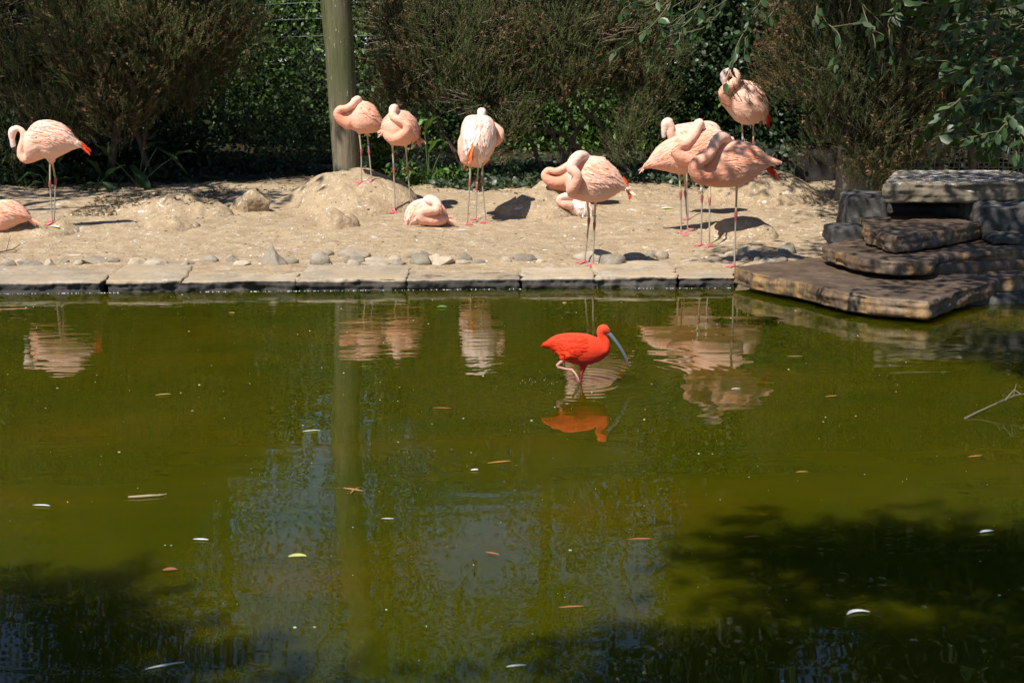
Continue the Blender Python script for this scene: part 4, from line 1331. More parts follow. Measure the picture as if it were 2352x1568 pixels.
# ------------------------------------------------------------------ evergreen oak overhanging from the right, trees round the near bank that shade the pond, and an added left tree for shade
OAK = [(0.026, 0.055, 0.015), (0.038, 0.075, 0.022), (0.02, 0.045, 0.014), (0.075, 0.105, 0.05), (0.045, 0.085, 0.025)]
oak = thing('evergreen_oak', (6.6, 9.0, 0.3), 'evergreen oak whose leafy twigs hang into the picture at the top right', 'tree')
OP, OD, OL = [], [], []
OT, OR = [], []


def spray(pts, Y, nl, L=0.085, subs=3, spread=0.16):
    """a hanging twig through photograph points at depth Y, with alternate leaves and short side twigs"""
    q = catmull([tuple(at_depth(x, y, Y + 0.12 * math.sin(i * 2.1))) for i, (x, y) in enumerate(pts)], 7)
    OT.append([tuple(p) for p in q]); OR.append(list(np.linspace(0.0055, 0.0018, len(q))))
    side = []
    for s in range(subs):
        i = int(len(q) * (0.25 + 0.7 * s / max(subs, 1))); i = min(i, len(q) - 2)
        t = q[i + 1] - q[i]; t /= np.linalg.norm(t)
        d = norm((t + rnd_dirs(1)[0] * 0.9 + np.array([0, 0, -0.15]))[None])[0]
        b = q[i] + d * rng.uniform(0.12, 0.26)
        p, r = limb(q[i], b, 0.004, 0.0016, 0.12, 4, rng.random() * 50)
        OT.append(p); OR.append(r); side.append(np.array([tuple(v) for v in p]))
    for path, m in [(q, nl)] + [(p, max(4, nl // 3)) for p in side]:
        for k in range(m):
            u = (0.12 + 0.88 * k / max(m - 1, 1)) * (len(path) - 1); i = min(int(u), len(path) - 2)
            p = path[i] + (path[i + 1] - path[i]) * (u - i)
            t = path[i + 1] - path[i]; t = t / np.linalg.norm(t)
            d = t * 0.7 + rnd_dirs(1)[0] * 0.75 + np.array([0, 0, -0.25])
            OP.append(p); OD.append(d); OL.append(L * rng.uniform(0.75, 1.2))


spray([(1590, -70), (1530, 20), (1480, 75), (1400, 128)], 8.6, 16, 0.072, 4)
spray([(1560, -60), (1500, 10), (1440, 5), (1390, -5)], 8.6, 12, 0.07, 2)
spray([(1640, -60), (1590, 40), (1530, 90), (1490, 150)], 8.8, 14, 0.07, 3)
spray([(1700, -70), (1660, 20), (1620, 60), (1570, 105)], 9.0, 14, 0.07, 3)
spray([(1780, -70), (1730, 40), (1695, 100), (1680, 160)], 8.7, 15, 0.07, 3)
spray([(1820, -70), (1780, 20), (1740, 60), (1700, 75)], 8.9, 12, 0.07, 3)
spray([(1840, -70), (1890, 40), (1930, 90), (1915, 190)], 8.4, 14, 0.07, 3)
spray([(1960, -70), (1985, 30), (2010, 100), (2000, 170)], 8.5, 14, 0.075, 3)
spray([(2050, -70), (2060, 10), (2040, 60), (2080, 110)], 8.5, 12, 0.075, 3)
for k in range(26):
    y0 = -60 + k * 14
    spray([(2440, y0), (2350 - 8 * (k % 3), y0 + 18), (2270 - 26 * (k % 4), y0 + 30), (2190 - 30 * (k % 5) + k * 5, y0 + 52)], 7.4 + 0.16 * (k % 6), 14, 0.085, 3)
spray([(2440, 190), (2350, 250), (2300, 295), (2268, 340)], 7.3, 18, 0.085, 3)
spray([(2430, 250), (2360, 262), (2310, 290), (2288, 362)], 7.4, 14, 0.085, 2)
spray([(2440, 120), (2340, 200), (2250, 235), (2205, 255)], 7.6, 14, 0.08, 2)
m = len(OP)
obj('leaves', leaves_mesh('leaves', np.array(OP), np.array(OD), np.array(OL), np.array(OL) * rng.uniform(0.50, 0.66, m), pal_cols(m, OAK, 0.25)), M_LEAFG, oak)
V, F = twig_tubes(OT, OR, 5)
me = me_from('twigs', V, F); set_col(me, np.tile(np.array([[0.13, 0.115, 0.06]]), (len(V), 1)))
obj('twigs', me, M_TWIG, oak, kind='stuff')


# where the shading boughs carry leaves: (centre, half sizes, clumps)
OAKC = [((1.55, 8.9, 4.2), (0.55, 1.1, 0.4), 150), ((2.5, 8.7, 4.2), (0.8, 1.3, 0.5), 520), ((3.6, 8.4, 4.2), (1.0, 1.6, 0.7), 480), ((1.1, 10.1, 4.4), (0.5, 0.7, 0.3), 70), ((0.25, 9.95, 4.3), (0.42, 0.4, 0.2), 60),
        ((2.5, 10.6, 4.5), (0.9, 0.8, 0.4), 240), ((0.75, 13.2, 5.0), (0.45, 0.4, 0.2), 46), ((1.4, 12.0, 4.8), (0.5, 0.6, 0.2), 40), ((2.5, 13.6, 5.0), (0.9, 1.2, 0.5), 480), ((1.9, 15.2, 5.2), (0.9, 0.7, 0.4), 260), ((3.9, 12.4, 5.0), (1.3, 1.6, 0.6), 460),
        ((1.6, 6.7, 3.8), (0.8, 0.7, 0.35), 190), ((5.4, 10.0, 4.8), (1.4, 2.0, 1.0), 260), ((1.0, 8.0, 4.2), (0.4, 0.5, 0.25), 22)]
NEARC = [((-3.6, 1.6, 4.2), (0.62, 0.65, 0.45), 300), ((-2.9, 1.15, 4.3), (0.4, 0.25, 0.3), 60), ((-0.45, 2.6, 4.2), (0.7, 0.2, 0.25), 120), ((0.6, 2.35, 4.3), (0.8, 0.25, 0.3), 120), ((-1.0, 1.55, 4.2), (0.75, 0.26, 0.3), 190), ((0.15, 1.6, 4.2), (0.7, 0.35, 0.3), 150), ((1.6, 2.0, 4.3), (0.8, 0.8, 0.4), 140)]
LEFTC = [((-6.7, 14.0, 5.4), (1.2, 1.0, 0.7), 170), ((-5.7, 12.75, 5.3), (0.9, 0.7, 0.4), 210), ((-5.0, 15.0, 6.0), (1.0, 0.8, 0.6), 90), ((-8.4, 13.2, 6.0), (1.4, 1.4, 1.0), 200), ((-3.9, 15.6, 6.2), (0.8, 0.8, 0.4), 70), ((-4.4, 13.2, 5.3), (0.5, 0.5, 0.3), 30)]  # clumps of the added left tree, set to shade the heaths and mud


def boughs(root, trunk_pts, r0, limbs, clusters, pal, L, W, per, mat):
    q = catmull(trunk_pts, 6)
    obj('trunk', me_from('trunk', *tube(q, list(np.linspace(r0, r0 * 0.45, len(q))), 12)), M_BARK, root)
    for i, (a, b, ra, rb) in enumerate(limbs):
        p, r = limb(a, b, ra, rb, 0.08, 10, i * 3.3)
        obj('limb', me_from('limb', *tube(p, r, 8)), M_BARK, root)
    P = np.concatenate([np.array(c) + rnd_dirs(k) * np.array(r) * rng.uniform(0.1, 1, (k, 1)) ** 0.5 for c, r, k in clusters])
    P = np.repeat(P, per, 0) + rng.normal(size=(len(P) * per, 3)) * L[1] * 0.9
    m = len(P)
    obj('crown', leaves_mesh('crown', P, rnd_dirs(m, -0.2), rng.uniform(*L, m), rng.uniform(*W, m), pal_cols(m, pal)), mat, root)


boughs(oak, [(6.6, 9.0, 0.2), (6.5, 9.0, 1.5), (6.2, 8.9, 3.0), (6.0, 9.0, 4.6)], 0.22,
       [((6.3, 8.9, 2.6), (3.0, 8.0, 3.3), 0.09, 0.03), ((6.2, 8.9, 3.0), (2.0, 8.8, 3.2), 0.08, 0.02), ((6.1, 8.9, 3.6), (3.2, 11.0, 4.6), 0.08, 0.02), ((6.1, 8.9, 3.6), (4.0, 7.0, 4.4), 0.07, 0.02), ((6.0, 9, 4.2), (2.2, 12.6, 5.2), 0.06, 0.02)],
       OAKC, OAK, (0.08, 0.13), (0.04, 0.065), 5, M_LEAFG)
nb = thing('broadleaf_tree', (-3.6, -1.2, 0.12), 'tree behind the near bank whose boughs shade the bottom of the pond', 'tree', G_T)
boughs(nb, [(-3.6, -1.2, 0.0), (-3.5, -1.1, 1.6), (-3.2, -0.8, 3.2), (-3.0, -0.5, 5.0)], 0.2,
       [((-3.2, -0.8, 3.2), (-3.6, 1.7, 4.25), 0.08, 0.03), ((-3.1, -0.6, 3.8), (0.8, 2.2, 4.4), 0.09, 0.02), ((-3.2, -0.8, 3.4), (-1.2, 1.2, 4.2), 0.07, 0.02)],
       NEARC, MID_G, (0.12, 0.20), (0.07, 0.12), 6, M_LEAF)
lt = thing('broadleaf_tree', (-9.5, 11.5, 0.12), 'unseen tree added off to the left to shade the left tree heaths', 'tree', G_T)
boughs(lt, [(-9.5, 11.5, 0.0), (-9.3, 11.6, 2.0), (-9.0, 11.8, 4.0), (-8.7, 12, 6.0)], 0.22,
       [((-9.1, 11.7, 3.6), (-6.0, 13.0, 5.0), 0.08, 0.03), ((-9.0, 11.8, 4.2), (-5.0, 14.2, 5.8), 0.08, 0.02)],
       LEFTC, MID_G, (0.10, 0.17), (0.06, 0.10), 5, M_LEAF)
# ------------------------------------------------------------------ birds
M_BIRD = attr_mat('plumage', 0.75, 0.0, 0.18, (80, 0.5, 0.005))
M_BIRD.node_tree.nodes['Principled BSDF'].inputs['Sheen Weight'].default_value = 0.15
M_FEATH = attr_mat('feather', 0.7, 0.0, 0.18)
M_LEG = attr_mat('leg_skin', 0.5, 0.0, 0.35, (140, 0.4, 0.002))
M_BILL = attr_mat('bill_horn', 0.35, 0.0, 0.5)
M_EYE = plain_mat('eye', (0.01, 0.008, 0.008), 0.1, 0.6)
M_FLUFF = attr_mat('down', 0.9, 0.2, 0.1)

PINK = (0.76, 0.345, 0.225); PALE = (0.80, 0.47, 0.345); ROSE = (0.74, 0.25, 0.14); CORAL = (0.76, 0.21, 0.075); WHITE = (0.82, 0.57, 0.45)
RED = (0.70, 0.055, 0.012); BELLY = (0.72, 0.37, 0.25)


class Frame:
    """turns a point of a zoomed crop of the photograph, at depth Y, into the world"""
    def __init__(s, ox, oy, k): s.ox, s.oy, s.k = ox, oy, k
    def D(s, x, y): return ((s.ox + x / s.k) * .57422, (s.oy + y / s.k) * .57422)
    def P(s, x, y, Y): return at_depth(*s.D(x, y), Y)
    def m(s, px, Y): return px / s.k * .57422 * Y / FPX * 1.01      # crop pixels -> metres


CR1 = Frame(2100, 550, 2.85); CR2 = Frame(2100, 1230, 2.614); CR3 = Frame(1300, 350, 2.851); CR4 = Frame(2500, 200, 1.743); CR0 = Frame(0, 430, 3.136)


def slices_mesh(fr, Y, slices, seg=18, wide=0.8):
    """slices: (x, top, bottom[, depth offset m[, half width m]])"""
    rows = []
    for s in slices:
        x, t, b = s[:3]
        dy = s[3] if len(s) > 3 else 0.0
        hw = s[4] if len(s) > 4 else None
        h = fr.m(b - t, Y) / 2
        rows.append((x, t, b, dy, hw if hw is not None else h * wide))
    rows = catmull(rows, 4)
    V, F = [], []
    for x, t, b, dy, hw in rows:
        p0 = fr.P(x, t, Y + dy); p1 = fr.P(x, b, Y + dy)
        c = (p0 + p1) / 2; h = max((p0 - p1).length / 2, 0.002)
        for k in range(seg):
            g = 2 * math.pi * k / seg
            V.append(Vector((c.x, c.y + max(hw, 0.003) * math.cos(g), c.z + h * math.sin(g))))
    n = len(rows)
    for i in range(n - 1):
        for k in range(seg):
            k2 = (k + 1) % seg
            F.append((i * seg + k, i * seg + k2, (i + 1) * seg + k2, (i + 1) * seg + k))
    F.append(tuple(range(seg))[::-1]); F.append(tuple((n - 1) * seg + k for k in range(seg)))
    return V, F, rows


def feather_mesh(items):
    """items: list of (stations [(point, side vec, normal)], width, colours base->tip)"""
    V, F, C = [], [], []
    for st, wd, c0, c1, ct in items:
        n = len(st); o = len(V)
        for i, (p, s, nm) in enumerate(st):
            t = i / (n - 1)
            w = wd * (0.55, 1.0, 1.05, 0.85, 0.22)[min(4, int(t * 4 + 0.5))]
            col = [c0[k] * (1 - t) + c1[k] * t for k in range(3)]
            for j in (-1, 0, 1):
                V.append(p + s * (w * 0.5 * j) + nm * (0.0022 if j == 0 else -0.0012))
                q = col if j == 0 else [col[k] * 0.55 + ct[k] * 0.45 for k in range(3)]
                C.append(q)
        for i in range(n - 1):
            for j in range(2):
                a = o + i * 3 + j
                F.append((a, a + 1, a + 4, a + 3))
    if not V:
        return None
    return mesh_np('feathers', [tuple(v) for v in V], F, 4, C, True)


def in_poly(x, y, poly):
    c = False; n = len(poly); j = n - 1
    for i in range(n):
        if ((poly[i][1] > y) != (poly[j][1] > y)) and (x < (poly[j][0] - poly[i][0]) * (y - poly[i][1]) / (poly[j][1] - poly[i][1]) + poly[i][0]):
            c = not c
        j = i
    return c


def wing(fr, Y, bvh, poly, target, side, n, rnd, coral=0.3, pal=None, lens=(0.05, 0.15), wd=0.017, anchor=None):
    """feathers laid on the body's surface inside poly, all pointing to target; side -1 faces the camera"""
    xs = [p[0] for p in poly]; ys = [p[1] for p in poly]
    T = fr.P(*target, Y)
    items = []
    dists = [math.dist(p, target) for p in poly]
    dmax, dmin = max(dists), min(dists)
    pts = []
    tries = 0
    while len(pts) < n and tries < n * 60:
        tries += 1
        x = rnd.uniform(min(xs), max(xs)); y = rnd.uniform(min(ys), max(ys))
        if in_poly(x, y, poly) and all((x - a) ** 2 + (y - b) ** 2 > (tries < n * 25) * 0.45 * (max(xs) - min(xs)) * (max(ys) - min(ys)) / n for a, b in pts[-60:]):
            pts.append((x, y))
    for x, y in pts:
        q = fr.P(x, y, Y)
        o = q + Vector((0, side * 1.0, 0))
        h = bvh.ray_cast(o, Vector((0, -side, 0)), 2.0)
        if h[0] is None:
            continue
        p, nm = h[0], h[1]
        tt = 1 - (math.dist((x, y), target) - dmin) / max(dmax - dmin, 1e-6)
        L = (lens[0] + (lens[1] - lens[0]) * tt ** 1.1) * rnd.uniform(0.8, 1.15)
        d = T - p; d = d - nm * d.dot(nm)
        if d.length < 1e-4: continue
        d.normalize()
        d = (d + d.cross(nm) * rnd.uniform(-0.16, 0.16)).normalized()
        st = []
        for i in range(5):
            t = i / 4
            w = p + d * (L * t)
            hit = bvh.find_nearest(w)
            lift = 0.0012 + 0.0030 * t
            if hit[0] is not None and hit[3] < 0.05:
                hp = hit[0].lerp(w, 0.35 * t)
                st.append((hp + hit[1] * lift, hit[1].cross(d).normalized(), hit[1]))
            else:
                st.append((w + nm * lift, nm.cross(d).normalized(), nm))
        r = rnd.random()
        P_ = pal or (PALE, WHITE, PINK, CORAL)
        if r < coral: c0, c1, ct = P_[3], [0.6 * a + 0.4 * b for a, b in zip(P_[3], P_[2])], P_[2]
        elif r < coral + 0.35: c0, c1, ct = P_[2], P_[0], P_[0]
        elif r < coral + 0.55: c0, c1, ct = P_[1], P_[1], P_[0]
        else: c0, c1, ct = P_[0], P_[1], P_[2]
        mn = [0.25 * sum(q[i] for q in P_) for i in range(3)]
        c0, c1, ct = ([0.62 * v + 0.38 * m_ for v, m_ in zip(q, mn)] for q in (c0, c1, ct))
        k = rnd.uniform(0.92, 1.05)
        items.append((st, wd * (0.8 + 0.5 * tt) * rnd.uniform(0.85, 1.2), [v * k for v in c0], [v * k for v in c1], [v * k for v in ct]))
    return feather_mesh(items)


def plume(fr, Y, strands, rnd, col, width, jit=0.1, spread=0.02, n=3):
    """tail: strands of (x0,y0,x1,y1) in crop pixels"""
    items = []
    for x0, y0, x1, y1 in strands:
        for k in range(n):
            dy = rnd.uniform(-spread, spread)
            a = fr.P(x0, y0, Y + dy * 0.5); b = fr.P(x1 + rnd.uniform(-6, 6), y1 + rnd.uniform(-6, 6), Y + dy)
            d = b - a; s0 = d.cross(Vector((0, 1, 0))).normalized()
            ang = rnd.uniform(-0.7, 0.7)
            s = (s0 * math.cos(ang) + Vector((0, 1, 0)) * math.sin(ang)).normalized()
            nm = s.cross(d.normalized()).normalized()
            if nm.y > 0: nm = -nm
            st = [(a + d * (i / 4) + s0 * (d.length * 0.05 * math.sin(i / 4 * 3.1) * rnd.choice((-1, 1))), s, nm) for i in range(5)]
            kk = rnd.uniform(0.75, 1.15)
            c = [v * kk for v in col]
            items.append((st, width * rnd.uniform(0.8, 1.2), c, c, [v * 0.8 for v in c]))
    return feather_mesh(items)


def fluff(fr, Y, pts, rnd, col, r, n):
    V, F, C = [], [], []
    for i in range(n):
        x, y = rnd.choice(pts)
        p = fr.P(x + rnd.uniform(-14, 14), y + rnd.uniform(-10, 10), Y + rnd.uniform(-0.035, 0.03))
        d = Vector((rnd.gauss(0, 1), rnd.gauss(0, 1), rnd.gauss(-0.2, 1))).normalized() * r * rnd.uniform(0.5, 1.2)
        s = d.cross(Vector((rnd.gauss(0, 1), rnd.gauss(0, 1), rnd.gauss(0, 1)))).normalized() * r * 0.22
        o = len(V); V += [p - s, p + s, p + d]; F.append((o, o + 1, o + 2)); C += [col] * 3
    return mesh_np('fluff', [tuple(v) for v in V], F, 3, C, False)


LEG_C = {'upper': (0.42, 0.34, 0.19), 'knee': (0.31, 0.085, 0.08), 'shank': (0.33, 0.285, 0.235), 'foot': (0.60, 0.17, 0.18)}


def foot_mesh(p, face, size, gz=True):
    """webbed foot: three toes from p (ankle base on the ground) toward face"""
    V, F, C = [], [], []
    f = Vector((face[0], face[1], 0)).normalized(); l = Vector((-f.y, f.x, 0))
    def gr(q, up):
        z = ground_z(q.x, q.y) if gz else p.z
        return Vector((q.x, q.y, max(z, p.z - 0.03) + up))
    tips = []
    for a in (-0.62, 0.0, 0.62):
        d = f * math.cos(a) + l * math.sin(a)
        tips.append(d * size * (1.0 if a == 0 else 0.9))
    parts = []
    cols = []
    for t in tips:
        pts = [gr(p + t * s, h) for s, h in ((0, 0.016), (0.35, 0.011), (0.7, 0.008), (1.0, 0.005))]
        v, q = tube(pts, [0.0075, 0.006, 0.005, 0.0028], 6)
        parts.append((v, q)); cols += [LEG_C['foot']] * (len(v) - 12) + [(0.3, 0.12, 0.12)] * 12
    # hind toe
    v, q = tube([gr(p, 0.018), gr(p - f * size * 0.22, 0.006)], [0.005, 0.003], 5)
    parts.append((v, q)); cols += [LEG_C['foot']] * len(v)
    # webs, a thin skin with two sides
    for a, b in ((0, 1), (1, 2)):
        top, bot = [], []
        for s in (0.05, 0.4, 0.7, 0.9):
            for w in (0, 0.5, 1):
                e = s * (1 - 0.16 * math.sin(w * math.pi) * s)
                q = p + tips[a] * e * (1 - w) + tips[b] * e * w
                top.append(gr(q, 0.0085 - 0.004 * s)); bot.append(gr(q, 0.003))
        q = []
        for i in range(3):
            for j in range(2):
                k = i * 3 + j
                q.append((k, k + 1, k + 4, k + 3)); q.append((k + 12, k + 15, k + 16, k + 13))
        parts.append((top + bot, q)); cols += [tuple(c * 1.06 for c in LEG_C['foot'])] * 24
    V, F = merge(parts)
    return V, F, cols


def letters(txt, c, axis, R_, h, col, parent, up=True, face=Vector((0, -1, 0))):
    """three letters set along a leg ring, wrapped on its camera side"""
    cu = bpy.data.curves.new('lettering', 'FONT'); cu.body = txt; cu.size = 1.0; cu.align_x = 'CENTER'; cu.align_y = 'CENTER'
    cu.resolution_u = 2
    to = link(bpy.data.objects.new('tmp', cu))
    dg = bpy.context.evaluated_depsgraph_get()
    me = bpy.data.meshes.new_from_object(to.evaluated_get(dg))
    bpy.data.objects.remove(to)
    bm = bmesh.new(); bm.from_mesh(me)
    bmesh.ops.subdivide_edges(bm, edges=[e for e in bm.edges if e.calc_length() > 0.3], cuts=1)
    w = max(v.co.x for v in bm.verts) - min(v.co.x for v in bm.verts)
    sx = h * 0.86 / w; sy = 2 * R_ * 0.85
    ax = axis.normalized(); f = (face - ax * face.dot(ax)).normalized(); s = ax.cross(f)
    sg = 1 if up else -1
    for v in bm.verts:
        along = v.co.x * sx * sg; around = v.co.y * sy * sg / R_
        v.co = c + ax * along + (f * math.cos(around) + s * math.sin(around)) * (R_ + 0.0006)
    bm.to_mesh(me); bm.free()
    obj('lettering', me, MATC(col), parent)


_mc = {}
def MATC(col):
    if col not in _mc:
        _mc[col] = plain_mat('ring_%d' % len(_mc), col, 0.45, 0.4)
    return _mc[col]


def leg(fr, Y, root, hip, knee, ankle, foot_px, toes, ring=None, th=1.0, foot=True, ground=None, toe_size=0.078, dyh=0.0):
    fp = ground if ground is not None else ground_hit(*fr.D(*foot_px))
    Yf = fp.y
    A = fr.P(*ankle, Yf)
    A = Vector((A.x, Yf, fp.z + 0.018))
    H = fr.P(*hip, Y + dyh); K = fr.P(*knee, (Y + dyh) * 0.45 + Yf * 0.55)
    H2 = H + (H - K).normalized() * 0.05
    r = 0.0082 * th
    pts, rad, col = [], [], []
    def add(p, q, c): pts.append(p); rad.append(q); col.append(c)
    cu, ck, cs, cf = (LEG_C[k] for k in ('upper', 'knee', 'shank', 'foot'))
    add(H2, r * 1.9, BELLY); add(H, r * 1.35, (0.62, 0.42, 0.28))
    for t in (0.25, 0.55, 0.78): add(H.lerp(K, t), r * (1.08 - 0.1 * t), cu)
    add(H.lerp(K, 0.88), r * 1.25, ck); add(K + (H - K) * 0.04, r * 1.62, ck); add(K.lerp(A, 0.045), r * 1.55, ck); add(K.lerp(A, 0.11), r * 1.12, ck)
    add(K.lerp(A, 0.17), r * 0.92, cs)
    for t in (0.4, 0.7, 0.92): add(K.lerp(A, t), r * 0.84, cs)
    add(A, r * 1.05, cf)
    V, F = tube(pts, rad, 8)
    rows = [col[0]] * 3 + col + [col[-1]] * 3
    C = [c for c in rows for _ in range(8)]
    me = me_from('leg', V, F); set_col(me, C)
    lo = obj('leg', me, M_LEG, root, loc=H)
    if foot:
        V, F, C = foot_mesh(fp, toes, toe_size)
        me = me_from('foot', V, F); set_col(me, C)
        obj('foot', me, M_LEG, lo)
    if ring:
        t, colr, txt, tcol, up = ring
        c = H.lerp(K, t); ax = (H - K).normalized(); h = 0.034
        Rr = r * 1.3
        V, F = tube([c - ax * h / 2, c - ax * h / 2 * 0.98, c + ax * h / 2 * 0.98, c + ax * h / 2], [Rr * 0.96, Rr, Rr, Rr * 0.96], 14, cap=False)
        ro = obj('leg_ring', me_from('leg_ring', V, F), MATC(colr), lo)
        if txt:
            letters(txt, c, ax, Rr, h, tcol, ro if False else lo, up)
    return lo


def body_colors(me, chains, base_fn, tint=1.0):
    """chains: list of (points, radii, colours); vertices near a chain take its colour"""
    co = coords(me).astype(float)
    n = len(co)
    best = np.full(n, 1e9); C = np.zeros((n, 3)); Wt = np.zeros((n, 1))
    for P, rad, cols in chains:
        P = np.asarray(P, float); rad = np.asarray(rad, float); cols = np.asarray(cols, float)
        d = np.linalg.norm(co[:, None] - P[None], axis=2) / np.maximum(rad[None], 0.004)
        k = d.argmin(1); dm = d[np.arange(n), k]
        w = np.exp(-np.clip(dm - 1.0, 0, 5) * 4.0)[:, None] * 1.0
        C += w * cols[k]; Wt += w
    b = base_fn(co)
    wb = np.clip(1.0 - Wt, 0, 1)
    out = (C + b * wb) / np.maximum(Wt + wb, 1e-6)
    nz = np.array([noise.noise(Vector(p * 18)) for p in co])
    out = out * (1 + 0.07 * nz[:, None])
    set_col(me, np.clip(out * tint, 0, 1))


def flamingo(fr, label, base_px, slices, neck=(), head=None, bill=None, wings=(), tail=None, rump=None, legs=(), seed=1, Y=None,
             wide=0.8, group='flamingos resting on the bank', vox=0.0075, coral=0.28, thigh=True):
    rnd = random.Random(seed)
    gb = ground_hit(*fr.D(*base_px)) if base_px else None
    if Y is None: Y = gb.y
    # ---- body + neck + head: one continuous skin
    V, F, rows = slices_mesh(fr, Y, slices, wide=wide)
    parts = [(V, F)]; chains = []
    if neck:
        N = catmull([(x, y, dy, r) for x, y, dy, r in neck], 6)
        P = [fr.P(x, y, Y + dy) for x, y, dy, r in N]; rad = [fr.m(r, Y) for x, y, dy, r in N]
        parts.append(tube(P, rad, 14))
        m = len(P)
        cols = []
        for i in range(m):
            t = i / (m - 1)
            a = np.array(ROSE) * 0.5 + np.array(PINK) * 0.5
            cols.append(a * (1 - t) + np.array(PALE) * t if t > 0.15 else np.array(PINK) * (1 - t / .15) + (np.array(PALE) * .15 + a * .85) * t / .15)
        chains.append(([tuple(p) for p in P], rad, cols))
    if head:
        Hh = catmull([(x, y, dy, r) for x, y, dy, r in head], 4)
        P = [fr.P(x, y, Y + dy) for x, y, dy, r in Hh]; rad = [fr.m(r, Y) for x, y, dy, r in Hh]
        parts.append(tube(P, rad, 14)); chains.append(([tuple(p) for p in P], rad, [np.array((0.80, 0.52, 0.41))] * len(P)))
    if thigh:
        for lg in legs:
            hx, hy = lg['hip']
            a = fr.P(hx, hy - 26, Y + lg.get('dyh', 0)); b = fr.P(hx, hy + 8, Y + lg.get('dyh', 0))
            parts.append(tube([a, b], [0.034, 0.013], 8))
    V, F = merge(parts)
    me = remesh(V, F, vox, 5, 0.5)
    top = max(v.z for v in V); bot = min(v.z for v in V)
    co = coords(me)
    zt, zb = co[:, 2].max(), co[:, 2].min()

    def base(c):
        t = np.clip((c[:, 2] - zb) / (zt - zb), 0, 1)[:, None]
        return np.array(BELLY) * (1 - t) + np.array(PALE) * t
    tw = {2: 0.5, 6: 0.5, 5: 0.5, 9: 0.7, 10: 0.25, 13: -0.35, 15: 0.3, 12: 0.4}.get(seed, 0.0) + rnd.uniform(-0.12, 0.12)
    tint = np.array((1 + 0.04 * tw, 1 + 0.26 * tw, 1 + 0.40 * tw))       # each bird a little paler or rosier
    body_colors(me, chains, base, tint)

    def ruffle(p, n):
        return 0.0022 * noise.noise(Vector((p.x * 38, p.y * 38, p.z * 60))) + 0.003 * noise.noise(p * 14)
    displace(me, ruffle)
    bm = bmesh.new(); bm.from_mesh(me); bvh = BVHTree.FromBMesh(bm); bm.free()
    xs = [r[0] for r in rows]
    cx = sum(xs) / len(xs)
    loc = fr.P(cx, base_px[1] if base_px else slices[0][2], Y)
    loc.z = ground_z(loc.x, loc.y)
    root = thing('flamingo', loc, label, 'flamingo', group)
    obj('body', me, M_BIRD, root)
    for wg in wings:
        for side in ((-1, 1) if wg.get('both', True) else (-1,)):
            fm = wing(fr, Y + wg.get('dy', 0), bvh, wg['poly'], wg['target'], side, wg.get('n', 95), rnd, wg.get('coral', coral), [tuple(min(1, v * t_) for v, t_ in zip(q, tint)) for q in (wg.get('pal') or (PALE, WHITE, PINK, CORAL))], wg.get('lens', (0.05, 0.14)), wg.get('wd', 0.017))
            if fm: obj('wing', fm, M_FEATH, root, kind='stuff')
    if tail:
        obj('tail', plume(fr, Y + tail.get('dy', 0), tail['s'], rnd, tail.get('col', RED), tail.get('w', 0.013), n=tail.get('n', 3)), M_FEATH, root, kind='stuff')
    if rump:
        obj('rump_down', fluff(fr, Y, rump, rnd, (0.84, 0.76, 0.70), 0.022, 170), M_FLUFF, root)
    if bill:
        B = catmull([(x, y, dy, r) for x, y, dy, r in bill], 5)
        P = [fr.P(x, y, Y + dy) for x, y, dy, r in B]; rad = [fr.m(r, Y) for x, y, dy, r in B]
        V, F = tube(P, rad, 10)
        m = len(P); cols = [(0.62, 0.5, 0.44)] * 3
        for i in range(m): cols.append((0.62, 0.5, 0.44) if i < m * 0.45 else (0.02, 0.018, 0.018))
        cols += [(0.02, 0.018, 0.018)] * 3
        me = me_from('bill', V, F); set_col(me, [c for c in cols for _ in range(10)])
        obj('bill', me, M_BILL, root)
    for lg in legs:
        leg(fr, Y, root, **lg)
    return root


def eye(fr, root, x, y, Y, r=0.005):
    p = fr.P(x, y, Y)
    V = [tuple(p + Vector(v) * r) for v in IV]
    obj('eye', me_from('eye', V, [tuple(f) for f in IF]), M_EYE, root)


BLUE = (0.03, 0.06, 0.26); GREEN = (0.02, 0.16, 0.04); WHT = (0.72, 0.70, 0.66); REDR = (0.42, 0.02, 0.015); INK = (0.03, 0.03, 0.06); LET = (0.75, 0.78, 0.75)

# 1  sitting at the left edge, cut by the frame
flamingo(CR0, 'sitting flamingo cut off by the left edge of the picture', (60, 1536),
         [(-300, 1380, 1440), (-260, 1300, 1500), (-150, 1220, 1535), (-40, 1170, 1545), (60, 1152, 1542), (140, 1155, 1510), (220, 1185, 1470), (300, 1250, 1440), (345, 1310, 1425), (372, 1360, 1410)],
         neck=[(-250, 1450, -0.02, 70), (-330, 1400, -0.03, 55), (-350, 1300, -0.04, 46), (-270, 1260, -0.05, 42), (-180, 1220, -0.04, 42), (-120, 1160, -0.02, 46)],
         wings=[dict(poly=[(-120, 1180), (60, 1155), (180, 1165), (280, 1230), (350, 1330), (330, 1400), (200, 1330), (60, 1300), (-120, 1300)], target=(420, 1420), coral=0.42)],
         tail=dict(s=[(330, 1360, 372, 1395), (335, 1340, 376, 1370)], col=PALE), seed=1, group='flamingos resting on the bank')
lf = CR0
